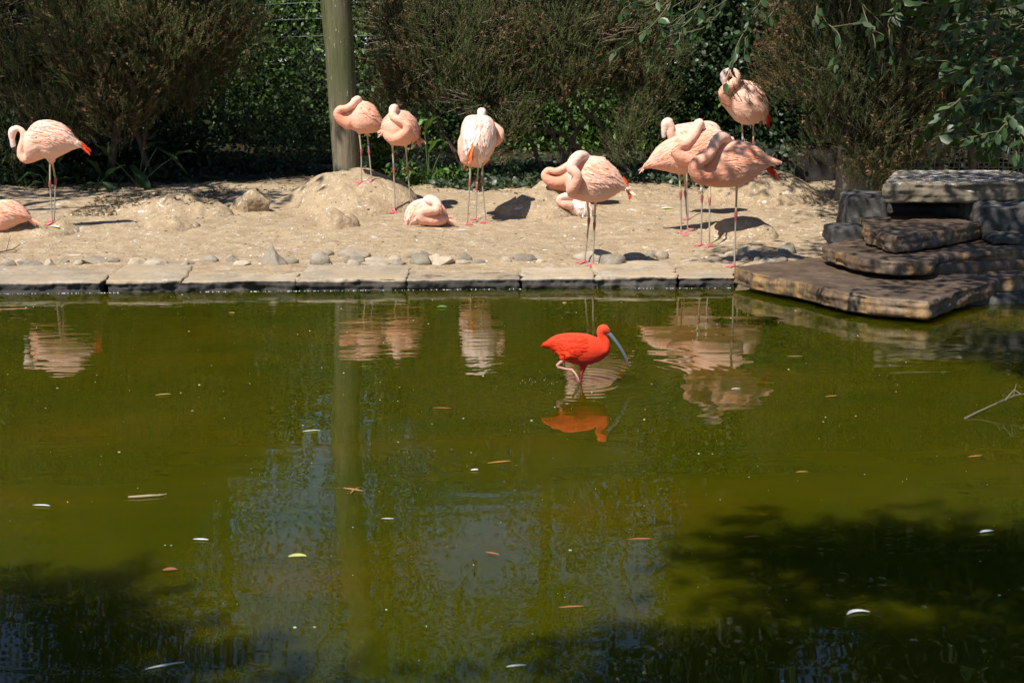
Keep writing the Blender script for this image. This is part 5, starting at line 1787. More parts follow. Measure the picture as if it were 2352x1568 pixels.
# 2  standing at the left, head lowered
r2 = flamingo(CR0, 'standing flamingo at the left with lowered head and visible black tipped bill', (650, 1460),
         [(318, 470, 560), (345, 330, 690), (400, 240, 690), (470, 180, 665), (550, 152, 640), (650, 158, 655), (740, 185, 615), (820, 228, 575), (890, 305, 542), (950, 388, 522), (1000, 425, 505), (1032, 448, 492)],
         neck=[(450, 520, 0, 110), (390, 600, -0.01, 84), (322, 645, -0.02, 62), (268, 600, -0.02, 50), (258, 530, -0.02, 45), (278, 450, -0.02, 41), (292, 380, -0.02, 39), (288, 315, -0.02, 37), (252, 272, -0.02, 35), (205, 258, -0.02, 36)],
         head=[(205, 262, -0.02, 36), (165, 290, -0.02, 50), (150, 335, -0.02, 48), (150, 385, -0.02, 37), (155, 410, -0.02, 32)],
         bill=[(156, 405, -0.02, 33), (160, 445, -0.02, 33), (168, 485, -0.02, 32), (186, 520, -0.02, 25), (208, 545, -0.02, 16), (228, 562, -0.02, 8)],
         wings=[dict(poly=[(400, 245), (470, 185), (600, 158), (700, 170), (820, 240), (920, 370), (940, 430), (850, 440), (740, 400), (620, 430), (500, 450), (410, 400), (370, 300)], target=(1060, 500), coral=0.30, n=120)],
         tail=dict(s=[(1010, 430, 1140, 555), (1020, 445, 1128, 600), (1025, 460, 1085, 575)]), rump=[(940, 420), (970, 430), (1000, 440), (960, 470), (930, 450)],
         legs=[dict(hip=(628, 680), knee=(627, 955), ankle=(657, 1440), foot_px=(657, 1462), toes=(-1, -0.35), dyh=-0.03),
               dict(hip=(655, 690), knee=(699, 905), ankle=(677, 1385), foot_px=(679, 1432), toes=(-0.9, -0.5), ring=(0.72, GREEN, 'FHN', LET, False), dyh=0.03)], seed=2, wide=0.75)
eye(CR0, r2, 133, 322, r2.location.y - 0.075)

# 3  on the mound by the pole
flamingo(CR3, 'flamingo on top of the mound, sleeping in front of the wooden pole', (420, 1085),
         [(115, 280, 360), (150, 270, 420), (230, 262, 462), (320, 240, 490), (400, 165, 528), (480, 158, 530), (550, 200, 518), (605, 275, 508), (645, 355, 495), (680, 410, 480)],
         neck=[(260, 400, -0.03, 80), (185, 360, -0.05, 62), (140, 300, -0.07, 46), (170, 252, -0.08, 42), (240, 238, -0.08, 38), (300, 205, -0.07, 38), (340, 160, -0.05, 40)],
         head=[(340, 155, -0.05, 42), (372, 138, -0.03, 44), (400, 160, 0.0, 34)],
         wings=[dict(poly=[(400, 185), (440, 160), (510, 170), (590, 255), (650, 370), (655, 410), (560, 330), (470, 300), (400, 300), (370, 260)], target=(700, 440), coral=0.36, n=85)],
         tail=dict(s=[(640, 400, 700, 450)], col=PALE),
         legs=[dict(hip=(392, 525), knee=(414, 735), ankle=(416, 1075), foot_px=(416, 1094), toes=(-1, -0.25), dyh=-0.03),
               dict(hip=(482, 520), knee=(501, 725), ankle=(533, 1062), foot_px=(533, 1080), toes=(-0.9, -0.35), ring=(0.74, BLUE, 'FLX', LET, True), dyh=0.03)], seed=3)

# 4  second of the pair by the pole, front on
flamingo(CR3, 'flamingo with blue leg ring facing forward, right of the one by the pole', (795, 1400),
         [(652, 410, 490, 0, 0.05), (675, 350, 570, 0, 0.10), (730, 295, 640, 0, 0.14), (800, 262, 662, 0.0, 0.17), (870, 255, 668, 0.02, 0.18), (940, 275, 660, 0.04, 0.17), (1000, 320, 625, 0.06, 0.14), (1045, 390, 600, 0.09, 0.10), (1075, 470, 585, 0.12, 0.05)],
         neck=[(740, 500, -0.05, 75), (720, 550, -0.10, 58), (780, 590, -0.14, 50), (860, 560, -0.17, 50), (925, 500, -0.18, 48), (935, 430, -0.18, 46), (880, 385, -0.17, 44), (815, 360, -0.16, 44), (770, 320, -0.14, 44), (775, 270, -0.11, 46)],
         head=[(775, 262, -0.10, 50), (788, 243, -0.08, 54), (812, 262, -0.04, 40), (830, 285, -0.01, 28)],
         wings=[dict(poly=[(840, 270), (900, 262), (990, 325), (1060, 430), (1080, 560), (1060, 600), (1010, 560), (975, 430), (920, 370), (850, 330)], target=(1075, 680), coral=0.4, n=90, both=True),
                dict(poly=[(700, 330), (740, 300), (740, 400), (690, 480), (660, 460)], target=(640, 560), coral=0.1, n=25)],
         legs=[dict(hip=(768, 660), knee=(785, 940), ankle=(797, 1390), foot_px=(790, 1415), toes=(-0.15, -1), ring=(0.74, BLUE, 'FLV', LET, True), toe_size=0.085, dyh=-0.02),
               dict(hip=(920, 670), knee=(941, 940), ankle=(985, 1300), foot_px=(1002, 1385), toes=(-0.2, -1), dyh=0.03)], seed=4)

# 5  sitting on the open sand
flamingo(CR3, 'flamingo sitting curled up on the open sand, neck folded on its back', (1150, 1575),
         [(908, 1450, 1540), (930, 1380, 1568), (985, 1315, 1580), (1060, 1275, 1584), (1150, 1262, 1586), (1240, 1268, 1585), (1310, 1305, 1578), (1365, 1370, 1560), (1395, 1440, 1530)],
         neck=[(1330, 1500, -0.06, 70), (1250, 1520, -0.13, 60), (1150, 1515, -0.17, 52), (1095, 1480, -0.19, 50), (1105, 1425, -0.19, 52), (1180, 1405, -0.18, 52), (1255, 1400, -0.17, 50), (1285, 1350, -0.15, 50), (1255, 1300, -0.12, 52), (1205, 1280, -0.08, 56)],
         head=[(1200, 1285, -0.08, 55), (1165, 1280, -0.05, 50), (1140, 1310, -0.02, 36)],
         wings=[dict(poly=[(930, 1400), (990, 1325), (1110, 1275), (1120, 1340), (1070, 1420), (1060, 1560), (970, 1570), (915, 1510)], target=(925, 1640), coral=0.34, n=80, both=False, dy=-0.05),
                dict(poly=[(1280, 1290), (1350, 1350), (1392, 1440), (1375, 1500), (1330, 1400)], target=(1410, 1590), coral=0.5, n=40, both=True),
                dict(poly=[(950, 1400), (1000, 1310), (1150, 1265), (1300, 1300), (1390, 1430), (1300, 1560), (1000, 1570)], target=(925, 1640), coral=0.3, n=2, both=True)],
         seed=5)

# 6  rear view, and 7 the one behind it
flamingo(CR3, 'flamingo on one leg hidden behind the bird seen from the rear, red leg ring', (1722, 1505),
         [(1516, 600, 760, 0, 0.06), (1560, 510, 860, 0, 0.12), (1640, 460, 902, 0, 0.16), (1730, 450, 916, 0, 0.17), (1800, 470, 900, 0, 0.15), (1860, 560, 840, 0, 0.10), (1885, 640, 780, 0, 0.05)],
         neck=[(1600, 820, -0.06, 60), (1680, 850, -0.1, 52), (1770, 800, -0.12, 48), (1800, 720, -0.1, 44)],
         legs=[dict(hip=(1748, 900), knee=(1732, 1130), ankle=(1722, 1492), foot_px=(1722, 1512), toes=(-0.3, -1), ring=(0.80, REDR, 'FNE', LET, True))],
         tail=dict(s=[(1860, 820, 1850, 890), (1600, 860, 1603, 950)], col=RED), seed=7, Y=None)
flamingo(CR3, 'flamingo seen from the rear with orange tail, its neck looped out to the right', (1700, 1555),
         [(1545, 520, 720, 0.02, 0.05), (1560, 430, 800, 0.02, 0.10), (1600, 345, 860, 0.02, 0.16), (1660, 312, 885, 0.02, 0.20), (1735, 310, 880, 0.02, 0.22), (1815, 316, 850, 0.02, 0.20), (1875, 330, 800, 0.02, 0.17), (1925, 385, 720, 0.02, 0.11), (1952, 470, 640, 0.02, 0.05)],
         neck=[(1850, 640, 0.10, 60), (1930, 630, 0.12, 52), (1990, 580, 0.12, 46), (2000, 510, 0.12, 44), (1955, 460, 0.13, 44), (1890, 420, 0.15, 44), (1820, 350, 0.14, 46), (1785, 300, 0.10, 48)],
         head=[(1785, 295, 0.10, 50), (1787, 280, 0.06, 52), (1787, 305, 0.0, 42)],
         wings=[dict(poly=[(1600, 350), (1680, 318), (1740, 330), (1745, 560), (1720, 700), (1650, 640), (1590, 640), (1560, 520)], target=(1655, 930), coral=0.12, n=85, both=False, dy=-0.1, lens=(0.05, 0.15), wd=0.028, pal=(WHITE, (0.87, 0.76, 0.68), PALE, CORAL)),
                dict(poly=[(1760, 330), (1860, 325), (1930, 390), (1945, 520), (1900, 660), (1820, 770), (1760, 700), (1750, 500)], target=(1790, 960), coral=0.16, n=90, both=False, dy=-0.1, lens=(0.05, 0.15), wd=0.028, pal=(WHITE, (0.87, 0.76, 0.68), PALE, CORAL))],
         tail=dict(s=[(1690, 640, 1640, 890), (1680, 660, 1655, 870), (1665, 700, 1625, 870), (1700, 660, 1665, 800)], col=(0.80, 0.20, 0.05), dy=-0.2, w=0.016),
         legs=[dict(hip=(1658, 860), knee=(1653, 1075), ankle=(1622, 1530), foot_px=(1640, 1558), toes=(0.1, -1), dyh=-0.02),
               dict(hip=(1800, 800), knee=(1790, 1050), ankle=(1832, 1512), foot_px=(1832, 1540), toes=(-0.25, -1), ring=(0.72, WHT, 'FCV', INK, True), dyh=0.02)], seed=6, coral=0.15)

# 8  sitting on the nest behind the foremost bird, 9 lying lower down
flamingo(CR1, 'flamingo on the nest mound with its neck loop reaching out left behind the foremost bird', (330, 596),
         [(270, 480, 585), (330, 430, 600), (430, 380, 610), (540, 330, 620), (660, 300, 625), (780, 310, 620), (880, 370, 610), (960, 450, 590)],
         neck=[(430, 500, -0.02, 80), (340, 510, -0.05, 68), (260, 480, -0.06, 56), (225, 420, -0.06, 42), (270, 375, -0.06, 38), (350, 385, -0.06, 38), (430, 355, -0.05, 40), (500, 310, -0.03, 42)],
         head=[(500, 310, -0.03, 42), (540, 300, 0, 42)],
         wings=[dict(poly=[(560, 330), (700, 305), (860, 370), (940, 460), (760, 500), (560, 460)], target=(1000, 560), n=60)], seed=8)
flamingo(CR1, 'flamingo lying low on the sand, partly hidden behind the legs of the foremost bird', (650, 895),
         [(440, 770, 810), (475, 720, 845), (540, 698, 876), (620, 692, 895), (700, 715, 898), (755, 760, 890), (790, 810, 870)],
         neck=[(500, 770, -0.06, 50), (440, 760, -0.08, 44), (385, 720, -0.08, 34), (410, 685, -0.08, 36), (460, 670, -0.06, 42)],
         head=[(455, 668, -0.06, 42), (500, 672, -0.03, 44), (530, 700, 0, 30)],
         wings=[dict(poly=[(480, 730), (560, 700), (680, 705), (770, 780), (770, 880), (620, 890), (520, 850)], target=(690, 1050), coral=0.2, n=80, pal=(WHITE, (0.87, 0.76, 0.68), PALE, CORAL))], seed=9)

# 10 foremost bird
flamingo(CR1, 'foremost standing flamingo on the coping with a green leg ring', (740, 1470),
         [(468, 500, 610), (490, 420, 665), (550, 350, 705), (630, 260, 725), (720, 212, 738), (810, 208, 740), (900, 235, 728), (980, 292, 690), (1050, 370, 645), (1110, 460, 608), (1160, 540, 596), (1188, 570, 588)],
         neck=[(590, 560, -0.05, 95), (550, 615, -0.10, 74), (545, 580, -0.15, 66), (585, 510, -0.18, 58), (600, 450, -0.19, 55), (575, 400, -0.19, 55), (535, 365, -0.17, 58), (530, 315, -0.15, 62), (570, 255, -0.12, 66)],
         head=[(570, 250, -0.12, 66), (620, 212, -0.09, 64), (672, 208, -0.05, 54), (715, 225, -0.01, 36)],
         wings=[dict(poly=[(640, 300), (720, 220), (850, 215), (980, 300), (1080, 415), (1135, 530), (1110, 585), (1010, 560), (900, 500), (800, 540), (720, 545), (670, 440)], target=(1215, 640), coral=0.36, n=125)],
         tail=dict(s=[(1120, 450, 1182, 560), (1130, 480, 1180, 570), (1100, 520, 1130, 580), (1178, 575, 1190, 720), (1180, 580, 1207, 700)]), rump=[(1150, 580), (1175, 575)],
         legs=[dict(hip=(712, 730), knee=(730, 940), ankle=(680, 1400), foot_px=(683, 1432), toes=(-1, -0.35), dyh=0.03, toe_size=0.09),
               dict(hip=(804, 730), knee=(791, 990), ankle=(775, 1440), foot_px=(775, 1462), toes=(-0.35, -1), ring=(0.72, GREEN, 'FHV', LET, False), dyh=-0.03, toe_size=0.09)], seed=10)

# 11-14 the group at the right
flamingo(CR4, 'flamingo behind the group looking left with its black tipped bill showing', (440, 1185),
         [(318, 560, 650, 0, 0.05), (350, 525, 720, 0, 0.1), (420, 508, 800, 0, 0.14), (500, 498, 835, 0, 0.15), (570, 492, 835, 0, 0.14), (625, 505, 800, 0, 0.11), (662, 545, 720, 0, 0.06)],
         neck=[(400, 690, -0.02, 52), (350, 650, -0.05, 38), (322, 590, -0.07, 31), (318, 540, -0.07, 30), (300, 505, -0.07, 34)],
         head=[(305, 505, -0.07, 32), (288, 512, -0.07, 34), (278, 545, -0.07, 28), (274, 570, -0.07, 22)],
         bill=[(274, 565, -0.07, 21), (271, 595, -0.07, 17), (276, 622, -0.07, 12), (284, 640, -0.07, 5)],
         wings=[dict(poly=[(345, 530), (440, 510), (600, 500), (650, 560), (600, 700), (400, 660)], target=(700, 720), n=60, coral=0.3)],
         legs=[dict(hip=(430, 825), knee=(431, 930), ankle=(441, 1165), foot_px=(441, 1184), toes=(-0.8, -0.6), th=0.9)], seed=12)
flamingo(CR4, 'flamingo of the right group with orange tail pointing left, neck bent back over itself', (395, 1285),
         [(128, 800, 822), (160, 765, 822), (205, 695, 832), (265, 640, 842), (335, 605, 860), (410, 582, 866), (480, 560, 855), (560, 545, 835), (630, 545, 805), (680, 570, 760), (710, 620, 710)],
         neck=[(600, 745, -0.04, 62), (510, 765, -0.10, 54), (420, 755, -0.14, 47), (365, 715, -0.15, 40), (375, 670, -0.15, 37), (430, 645, -0.14, 36), (470, 600, -0.12, 36), (500, 545, -0.08, 34)],
         head=[(500, 540, -0.08, 36), (518, 515, -0.06, 36), (535, 540, -0.02, 26)],
         wings=[dict(poly=[(350, 615), (400, 600), (380, 640), (320, 700), (300, 800), (200, 815), (150, 800), (210, 705), (280, 645)], target=(100, 850), coral=0.26, n=80, lens=(0.05, 0.14)),
                dict(poly=[(520, 590), (560, 552), (650, 555), (690, 600), (640, 660), (560, 690), (500, 680)], target=(380, 760), coral=0.55, n=60)],
         tail=dict(s=[(170, 770, 128, 826), (185, 780, 132, 822), (200, 790, 150, 826)], col=(0.78, 0.16, 0.03)),
         legs=[dict(hip=(378, 862), knee=(388, 1008), ankle=(392, 1268), foot_px=(394, 1288), toes=(0.7, -0.6), th=1.05, dyh=-0.03),
               dict(hip=(414, 858), knee=(421, 1000), ankle=(438, 1240), foot_px=(438, 1258), toes=(1, -0.15), ring=(0.72, WHT, 'FCX', INK, True), th=1.05, dyh=0.04)], seed=11)
flamingo(CR4, 'flamingo almost wholly hidden behind the shaded bird, only its two legs showing', (560, 1365),
         [(500, 780, 900, 0.1, 0.05), (540, 720, 935, 0.1, 0.12), (620, 670, 945, 0.1, 0.15), (720, 650, 940, 0.1, 0.15), (800, 660, 920, 0.1, 0.12), (860, 700, 880, 0.1, 0.07)],
         neck=[(650, 800, 0.05, 50), (700, 700, 0.08, 38), (735, 632, 0.08, 30)],
         legs=[dict(hip=(530, 920), knee=(537, 1022), ankle=(530, 1348), foot_px=(530, 1366), toes=(-1, -0.3), ring=(0.52, WHT, 'FVP', INK, True), th=1.05),
               dict(hip=(592, 935), knee=(590, 1045), ankle=(588, 1352), foot_px=(588, 1368), toes=(-0.3, -1), th=1.0, dyh=0.04)], seed=14)
flamingo(CR4, 'one legged flamingo dappled by leaf shade, nearest the stone steps', (762, 1518),
         [(453, 800, 860), (478, 752, 905), (530, 705, 938), (610, 662, 955), (690, 636, 962), (770, 630, 955), (850, 638, 928), (910, 666, 893), (960, 705, 850), (1010, 738, 818), (1060, 760, 803), (1098, 780, 797)],
         neck=[(600, 850, -0.04, 90), (530, 870, -0.10, 70), (490, 820, -0.14, 50), (510, 780, -0.16, 42), (560, 755, -0.17, 40), (600, 705, -0.16, 38), (630, 650, -0.12, 38)],
         head=[(632, 642, -0.12, 40), (665, 608, -0.08, 40), (702, 612, -0.04, 34), (725, 632, 0, 24)],
         wings=[dict(poly=[(680, 680), (745, 637), (850, 645), (940, 700), (985, 745), (930, 790), (860, 775), (780, 790), (700, 830), (650, 770)], target=(1130, 815), coral=0.34, n=110)],
         tail=dict(s=[(990, 815, 1070, 895), (985, 820, 1045, 890), (1000, 815, 1060, 870), (985, 825, 1020, 870)]), rump=[(940, 745), (980, 760), (1020, 770)],
         legs=[dict(hip=(779, 945), knee=(773, 1150), ankle=(763, 1492), foot_px=(758, 1512), toes=(-1, -0.35), th=1.05)], seed=13)

# 15 the tall bird at the back right
flamingo(CR4, 'tall flamingo at the back right with its head curled down onto its breast', (850, 895),
         [(660, 300, 345), (675, 262, 375), (715, 225, 425), (780, 208, 500), (850, 212, 524), (910, 232, 515), (955, 275, 492), (985, 335, 468), (1003, 400, 445)],
         neck=[(720, 345, -0.06, 60), (695, 300, -0.11, 46), (722, 258, -0.15, 36), (765, 228, -0.15, 33), (780, 185, -0.13, 30), (755, 155, -0.11, 29), (720, 158, -0.11, 31)],
         head=[(722, 158, -0.11, 30), (700, 170, -0.12, 33), (690, 200, -0.14, 28), (694, 230, -0.15, 18)],
         wings=[dict(poly=[(860, 225), (920, 245), (975, 320), (1000, 400), (990, 460), (945, 445), (910, 360), (880, 290)], target=(1015, 580), coral=0.45, n=70)],
         tail=dict(s=[(985, 430, 990, 530), (995, 420, 1018, 505), (990, 440, 1000, 545), (980, 440, 975, 490)]),
         legs=[dict(hip=(816, 512), knee=(821, 640), ankle=(832, 872), foot_px=(834, 892), toes=(-0.5, -0.8), ring=(0.82, WHT, None, INK, True)),
               dict(hip=(895, 514), knee=(895, 640), ankle=(905, 872), foot_px=(905, 892), toes=(-0.2, -1))], seed=15, Y=ground_hit(*CR4.D(850, 892)).y)

# ------------------------------------------------------------------ scarlet ibis wading
SC = (0.70, 0.022, 0.010); SCO = (0.80, 0.062, 0.013); SCD = (0.52, 0.012, 0.006)


def ibis():
    fr = CR2; Y = IBIS.y; rnd = random.Random(44)
    root = thing('ibis', (IBIS.x, IBIS.y, 0), 'scarlet ibis wading in the green pond with one leg raised', 'ibis')
    V, F, rows = slices_mesh(fr, Y, [(190, 374, 392), (240, 335, 408), (300, 296, 450), (380, 272, 525), (460, 264, 575), (540, 264, 594), (620, 270, 602), (700, 290, 590), (770, 325, 565), (830, 372, 530), (872, 410, 495), (890, 430, 470)], wide=0.72)
    parts = [(V, F)]
    nk = catmull([(790, 450, -0.0, 82), (838, 430, -0.0, 56), (842, 370, -0.0, 47), (812, 310, -0.0, 42), (790, 260, -0.0, 42), (805, 222, -0.0, 46)], 6)
    parts.append(tube([fr.P(x, y, Y + d) for x, y, d, r in nk], [fr.m(r, Y) for x, y, d, r in nk], 14))
    hd = catmull([(800, 225, 0, 44), (825, 226, 0, 54), (855, 250, 0, 42), (872, 272, 0, 26)], 5)
    parts.append(tube([fr.P(x, y, Y) for x, y, d, r in hd], [fr.m(r, Y) for x, y, d, r in hd], 14))
    parts.append(tube([fr.P(610, 570, Y), fr.P(606, 640, Y), fr.P(594, 690, Y)], [0.03, 0.017, 0.008], 10))
    parts.append(tube([fr.P(430, 510, Y - .05), fr.P(405, 545, Y - .055), fr.P(392, 570, Y - .055)], [0.026, 0.014, 0.008], 10))
    V, F = merge(parts)
    me = remesh(V, F, 0.0052, 4)
    co = coords(me); n = len(co)
    t = (co[:, 2:3] - co[:, 2].min()) / np.ptp(co[:, 2])
    C = np.array(SC) * (1 - t) + np.array(SCO) * t
    face = np.linalg.norm(co - np.array(fr.P(868, 268, Y)), axis=1)
    k = np.clip(1 - face / fr.m(48, Y), 0, 1)[:, None] ** 0.7
    C = C * (1 - k * 0.8) + np.array((0.62, 0.16, 0.15)) * k * 0.8
    nz = np.array([noise.noise(Vector(p) * 22) for p in co])[:, None]
    set_col(me, np.clip(C * (1 + 0.12 * nz), 0, 1))
    bm = bmesh.new(); bm.from_mesh(me); bvh = BVHTree.FromBMesh(bm); bm.free()
    obj('body', me, M_BIRD, root)
    pal = (SC, SCO, SCD, (0.80, 0.10, 0.018))
    for side in (-1, 1):
        fm = wing(fr, Y, bvh, [(640, 300), (560, 285), (420, 285), (300, 330), (250, 370), (330, 430), (420, 500), (560, 510), (640, 450), (680, 380)], (170, 430), side, 120, rnd, 0.12, pal, (0.03, 0.10), 0.019)
        obj('wing', fm, M_FEATH, root, kind='stuff')
    obj('tail', plume(fr, Y, [(260, 370, 188, 380), (270, 385, 200, 392), (290, 395, 230, 410)], rnd, SC, 0.014, n=3), M_FEATH, root, kind='stuff')
    B = catmull([(862, 268, 0, 30), (895, 290, 0, 25), (950, 355, 0, 20), (1010, 440, 0, 17), (1050, 520, 0, 15), (1078, 598, 0, 9)], 6)
    P = [fr.P(x, y, Y + d) for x, y, d, r in B]
    V, F = tube(P, [fr.m(r, Y) for x, y, d, r in B], 12)
    me = me_from('bill', V, F)
    m = len(P) + 6
    set_col(me, [tuple(v * (1 - 0.6 * i / m) for v in (0.19, 0.21, 0.235)) for i in range(m) for _ in range(12)])
    obj('bill', me, M_BILL, root)
    for s in (-1, 1):
        e = fr.P(823, 240, Y + s * fr.m(44, Y))
        V = [tuple(e + Vector(v) * 0.0048) for v in IV]
        obj('eye', me_from('eye', V, [tuple(f) for f in IF]), M_EYE, root)
    red = (0.20, 0.028, 0.022); pk = (0.66, 0.30, 0.25)
    V, F = tube([fr.P(606, 640, Y), fr.P(596, 690, Y), fr.P(586, 740, Y), fr.P(580, 790, Y), fr.P(577, 850, Y)], [0.009, 0.0062, 0.0058, 0.0062, 0.006], 8)
    me = me_from('leg', V, F); set_col(me, [red] * len(V)); obj('leg', me, M_LEG, root)
    Yl = Y - 0.055
    V, F = tube([fr.P(400, 548, Yl), fr.P(365, 575, Yl), fr.P(338, 600, Yl), fr.P(345, 622, Yl), fr.P(410, 638, Yl), fr.P(492, 652, Yl)], [0.010, 0.0075, 0.008, 0.008, 0.0062, 0.0075], 8)
    me = me_from('leg', V, F); set_col(me, [pk] * len(V)); lo = obj('leg', me, M_LEG, root)
    parts = []
    for dx, dd in ((-18, 0.012), (0, -0.004), (16, -0.02), (8, 0.02)):
        parts.append(tube([fr.P(492, 652, Yl), fr.P(518 + dx * .5, 688, Yl + dd * .6), fr.P(545 + dx * .6, 735, Yl + dd), fr.P(560 + dx * .5, 772, Yl + dd)], [0.007, 0.0055, 0.005, 0.003], 6))
    V, F = merge(parts)
    me = me_from('foot', V, F); set_col(me, [pk] * len(V)); obj('foot', me, M_LEG, lo)


ibis()
# ------------------------------------------------------------------ things afloat and feathers on the shore
M_DRY = attr_mat('dry_leaf', 0.7, 0.2, 0.3)
M_WF = attr_mat('white_feather', 0.85, 0.25, 0.15)


def strip(path, widths, col, curl=0.0):
    V, F, C = [], [], []
    n = len(path)
    for i, (p, w) in enumerate(zip(path, widths)):
        p = Vector(p); t = Vector(path[min(i + 1, n - 1)]) - Vector(path[max(i - 1, 0)])
        s = Vector((0, 0, 1)).cross(t).normalized()
        for j in (-1, 0, 1):
            V.append(p + s * (w * j * 0.5) + Vector((0, 0, curl * abs(j) * w))); C.append([c * (1.15 if j == 0 else 1.0) for c in col])
    for i in range(n - 1):
        for j in range(2):
            k = i * 3 + j; F.append((k, k + 1, k + 4, k + 3))
    return V, F, C


def afloat(name, px, py, length, width, ang, col, lab, cat, mat, bend=0.0, z=None, group=None):
    p = on_z(px, py, 0.0) if z is None else z
    p = Vector(p)
    ca, sa = math.cos(ang), math.sin(ang)
    path, wd = [], []
    for i in range(9):
        t = i / 8 - 0.5
        o = bend * (0.25 - t * t) * length
        path.append(p + Vector((ca * t * length - sa * o, sa * t * length + ca * o, 0.004 + 0.002 * abs(t))))
        wd.append(width * max(0.06, math.sin(math.pi * (i + 0.4) / 8.8) ** 0.8))
    V, F, C = strip(path, wd, col, 0.18)
    me = me_from(name, V, F); set_col(me, C)
    o = obj(name, me, mat, loc=p)
    tag(o, lab, cat, group)


G_L, G_F = 'dead leaves afloat on the pond', 'feathers afloat on the pond'
BRN = (0.30, 0.15, 0.055); TAN = (0.42, 0.29, 0.13); RST = (0.36, 0.13, 0.05); WHF = (0.78, 0.77, 0.74)
for a in [
    (375, 908, .085, .018, .35, TAN, 'tan floating leaf alone left of the pole reflection', .2), (1015, 939, .10, .014, -.15, RST, 'reddish floating leaf between pole reflection and ibis reflection', .1),
    (1146, 1063, .11, .013, .35, (0.48, 0.22, 0.06), 'orange floating leaf blade below the ibis to the left', .05), (1910, 912, .075, .017, .3, BRN, 'brown floating leaf right of the flamingo group reflection', .2),
    (1826, 820, .10, .012, .05, TAN, 'thin pale floating leaf near the reflected stone slab', .1), (2240, 1050, .075, .017, .3, RST, 'russet floating leaf near the right edge below the floating branch', .1),
    (1842, 1086, .055, .018, .1, BRN, 'short brown floating leaf in the right half of the open water', .1), (1728, 1235, .07, .015, .2, RST, 'brown floating leaf on the upper edge of the right tree shadow', .2),
    (1131, 1273, .06, .012, -.5, RST, 'small rusty floating leaf below the pole reflection to the right', .1), (1312, 1396, .085, .011, .15, BRN, 'slim brown floating leaf in the lower middle of the pond', .1),
    (532, 720, .05, .02, -.4, TAN, 'small tan floating leaf close to the far coping', .2), (390, 1311, .05, .028, .2, (0.28, 0.10, 0.06), 'reddish oval floating leaf above the lower left tree shadow', .1),
    (1470, 1240, .09, .012, .05, RST, 'long rusty floating leaf left of the right tree shadow', .1), (1455, 808, .03, .014, 1.0, RST, 'tiny red leaf floating right of the ibis bill', .1),
]:
    afloat('floating_leaf', a[0], a[1], a[2], a[3], a[4], a[5], a[6], 'leaf', M_DRY, a[7], group=G_L)
for a in [
    (95, 1163, .075, .012, -.1, 'white floating feather near the left edge of the pond', .3), (461, 1241, .06, .013, -.1, 'straight white floating feather above the lower left tree shadow', .1),
    (2267, 1223, .065, .022, .35, 'white floating feather beside the right edge of the pond', .2), (1972, 1411, .085, .02, .3, 'curved white floating feather in the lower right tree shadow', .9),
    (1186, 1532, .06, .012, .2, 'dim white feather floating at the bottom of the pond picture', .2), (1690, 895, .05, .012, .2, 'small white floating feather on the shaded flamingo reflection', .8),
    (380, 1531, .12, .012, .45, 'long dim feather floating in the lower left shadow', .1), (1090, 1081, .035, .016, .3, 'small grey feather floating left of the orange leaf blade', .2),
    (715, 992, .09, .010, .3, 'wispy white feather floating left of the pole reflection', .6), (890, 1193, .05, .008, 0, 'thin white feather floating right beside the lower pole reflection', .1),
    (1297, 697, .035, .02, .5, 'pinkish feather floating by the coping below the bird seen from the rear', .2),
]:
    afloat('floating_feather', a[0], a[1], a[2], a[3], a[4], (0.74, 0.5, 0.42) if 'pinkish' in a[5] else WHF, a[5], 'feather', M_WF, a[6], group=G_F)
afloat('floating_leaf', 1015, 707, .075, .06, 0, (0.14, 0.24, 0.07), 'round green leaf floating near the coping left of the rear view flamingo reflection', 'leaf', M_DRY, 0.0, group=G_L)
afloat('floating_leaf', 683, 1280, .065, .03, .1, (0.5, 0.5, 0.16), 'yellowish leaf floating in the sky reflection left of the pole', 'leaf', M_DRY, 0.3, group=G_L)
# crossed twigs with a dead leaf
root = thing('floating_twig', on_z(814, 1124, 0.0), 'small brown twig cluster floating on the pole reflection', 'twig')
for k, (dx, dy) in enumerate(((-24, -4), (20, 3), (-8, 8), (14, -6))):
    a_, b_ = on_z(814, 1124, 0.006), on_z(814 + dx, 1124 + dy, 0.004)
    me = me_from('twig', *tube([a_, a_.lerp(b_, .5), b_], [0.005, 0.004, 0.002], 5)); set_col(me, [(0.36, 0.2, 0.08)] * len(me.vertices)); obj('twig', me, M_DRY, root)
P = [on_z(x, y, 0.006) for x, y in ((296, 1141), (318, 1140), (345, 1138), (366, 1137), (382, 1134))]
me = me_from('floating_twig', *tube(P, [0.004, 0.006, 0.006, 0.004, 0.002], 6)); set_col(me, [(0.42, 0.31, 0.18)] * len(me.vertices))
tag(obj('floating_twig', me, M_DRY, loc=P[0]), 'pale straight twig floating alone in the left half of the pond', 'twig')
root = thing('floating_branch', on_z(2280, 930, 0.0), 'forked bare branch poking out of the water at the right edge', 'branch')
for pts, r0 in (([(2216, 961, 0.0), (2250, 944, 0.02), (2290, 926, 0.05), (2330, 908, 0.08), (2380, 900, 0.1)], .006), ([(2290, 926, 0.05), (2302, 918, 0.08), (2312, 922, 0.03)], .005), ([(2310, 918, 0.07), (2330, 895, 0.12), (2345, 905, 0.11)], .006), ([(2328, 908, .08), (2334, 882, 0.14)], .004)):
    P = [on_z(x, y, z) for x, y, z in pts]
    me = me_from('twig', *tube(P, list(np.linspace(r0, r0 * 0.5, len(P))), 6)); set_col(me, [(0.17, 0.145, 0.10)] * len(me.vertices)); obj('twig', me, M_DRY, root)
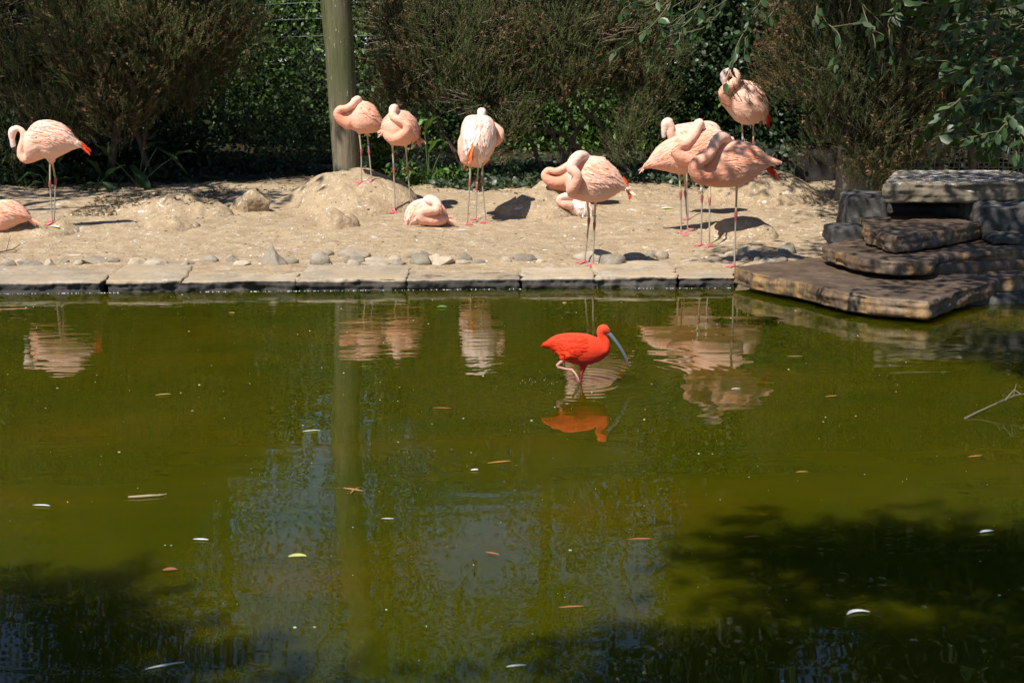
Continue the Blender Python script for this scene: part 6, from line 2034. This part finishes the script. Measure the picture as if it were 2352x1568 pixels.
# feathers and twigs on the sand
for px, py, L, w, an, col, lab in [(122, 524, .15, .05, -.5, WHF, 'large white feather on the sand at the feet of the left flamingo'), (1533, 481, .14, .06, .2, WHF, 'fluffy white down feather on the sand left of the white ringed legs'),
                                  (1412, 580, .05, .03, .3, WHF, 'small white feather on the sand left of the foremost bird legs')]:
    g_ = ground_hit(px, py)
    if 'foremost' in lab: g_ = ground_hit(1252, 578)
    afloat('shore_feather', 0, 0, L, w, an, col, lab, 'feather', M_WF, 0.3, z=g_ + Vector((0, 0, 0.006)), group='feathers lying on the sand')
P = [ground_hit(x, y) + Vector((0, 0, h)) for x, y, h in ((-8, 583, .01), (15, 580, .015), (30, 578, .02), (47, 569, .03))]
root = thing('dry_twig', P[0], 'dry forked twig on the sand at the left edge', 'twig')
me = me_from('twig', *tube(P, [.007, .006, .005, .003], 6)); set_col(me, [(0.16, 0.12, 0.08)] * len(me.vertices)); obj('twig', me, M_DRY, root)
P = [P[1], P[1] + Vector((0.02, 0, .06)), P[1] + Vector((0.04, 0.01, .13))]
me = me_from('twig', *tube(P, [.004, .003, .002], 5)); set_col(me, [(0.16, 0.12, 0.08)] * len(me.vertices)); obj('twig', me, M_DRY, root)
# specks of down and dust on the surface
m = 620
sx = rng.uniform(-4.2, 4.0, m); sy = 3.6 + 7.4 * rng.random(m)
k = np.abs(sx) < sy * 0.37; sx, sy = sx[k], sy[k]; m = len(sx)
sr = 0.0010 + 0.0034 * rng.random(m) ** 5
o = obj('floating_specks', blobs('specks', np.stack([sx, sy, np.full(m, 0.0015)], 1), sr, M_WF, (1.6, 1.0, 0.5), pal_cols(m, [(0.75, 0.74, 0.7), (0.5, 0.48, 0.4), (0.8, 0.8, 0.78)])), M_WF, loc=(0, 7, 0))
tag(o, 'white specks of down and dust afloat all over the pond', 'specks', kind='stuff')
# bubbles trailing behind the wading ibis
m = 26
o = obj('bubbles', blobs('bubbles', np.stack([IBIS.x - 0.03 - 0.34 * rng.random(m), IBIS.y - 0.06 + 0.16 * rng.random(m), np.full(m, 0.001)], 1), rng.uniform(0.0008, 0.0024, m), M_GLINT_BUBBLE, (1, 1, 0.6)), M_GLINT_BUBBLE, loc=IBIS)
tag(o, 'small bubbles on the water behind the wading ibis', 'bubbles', kind='stuff')
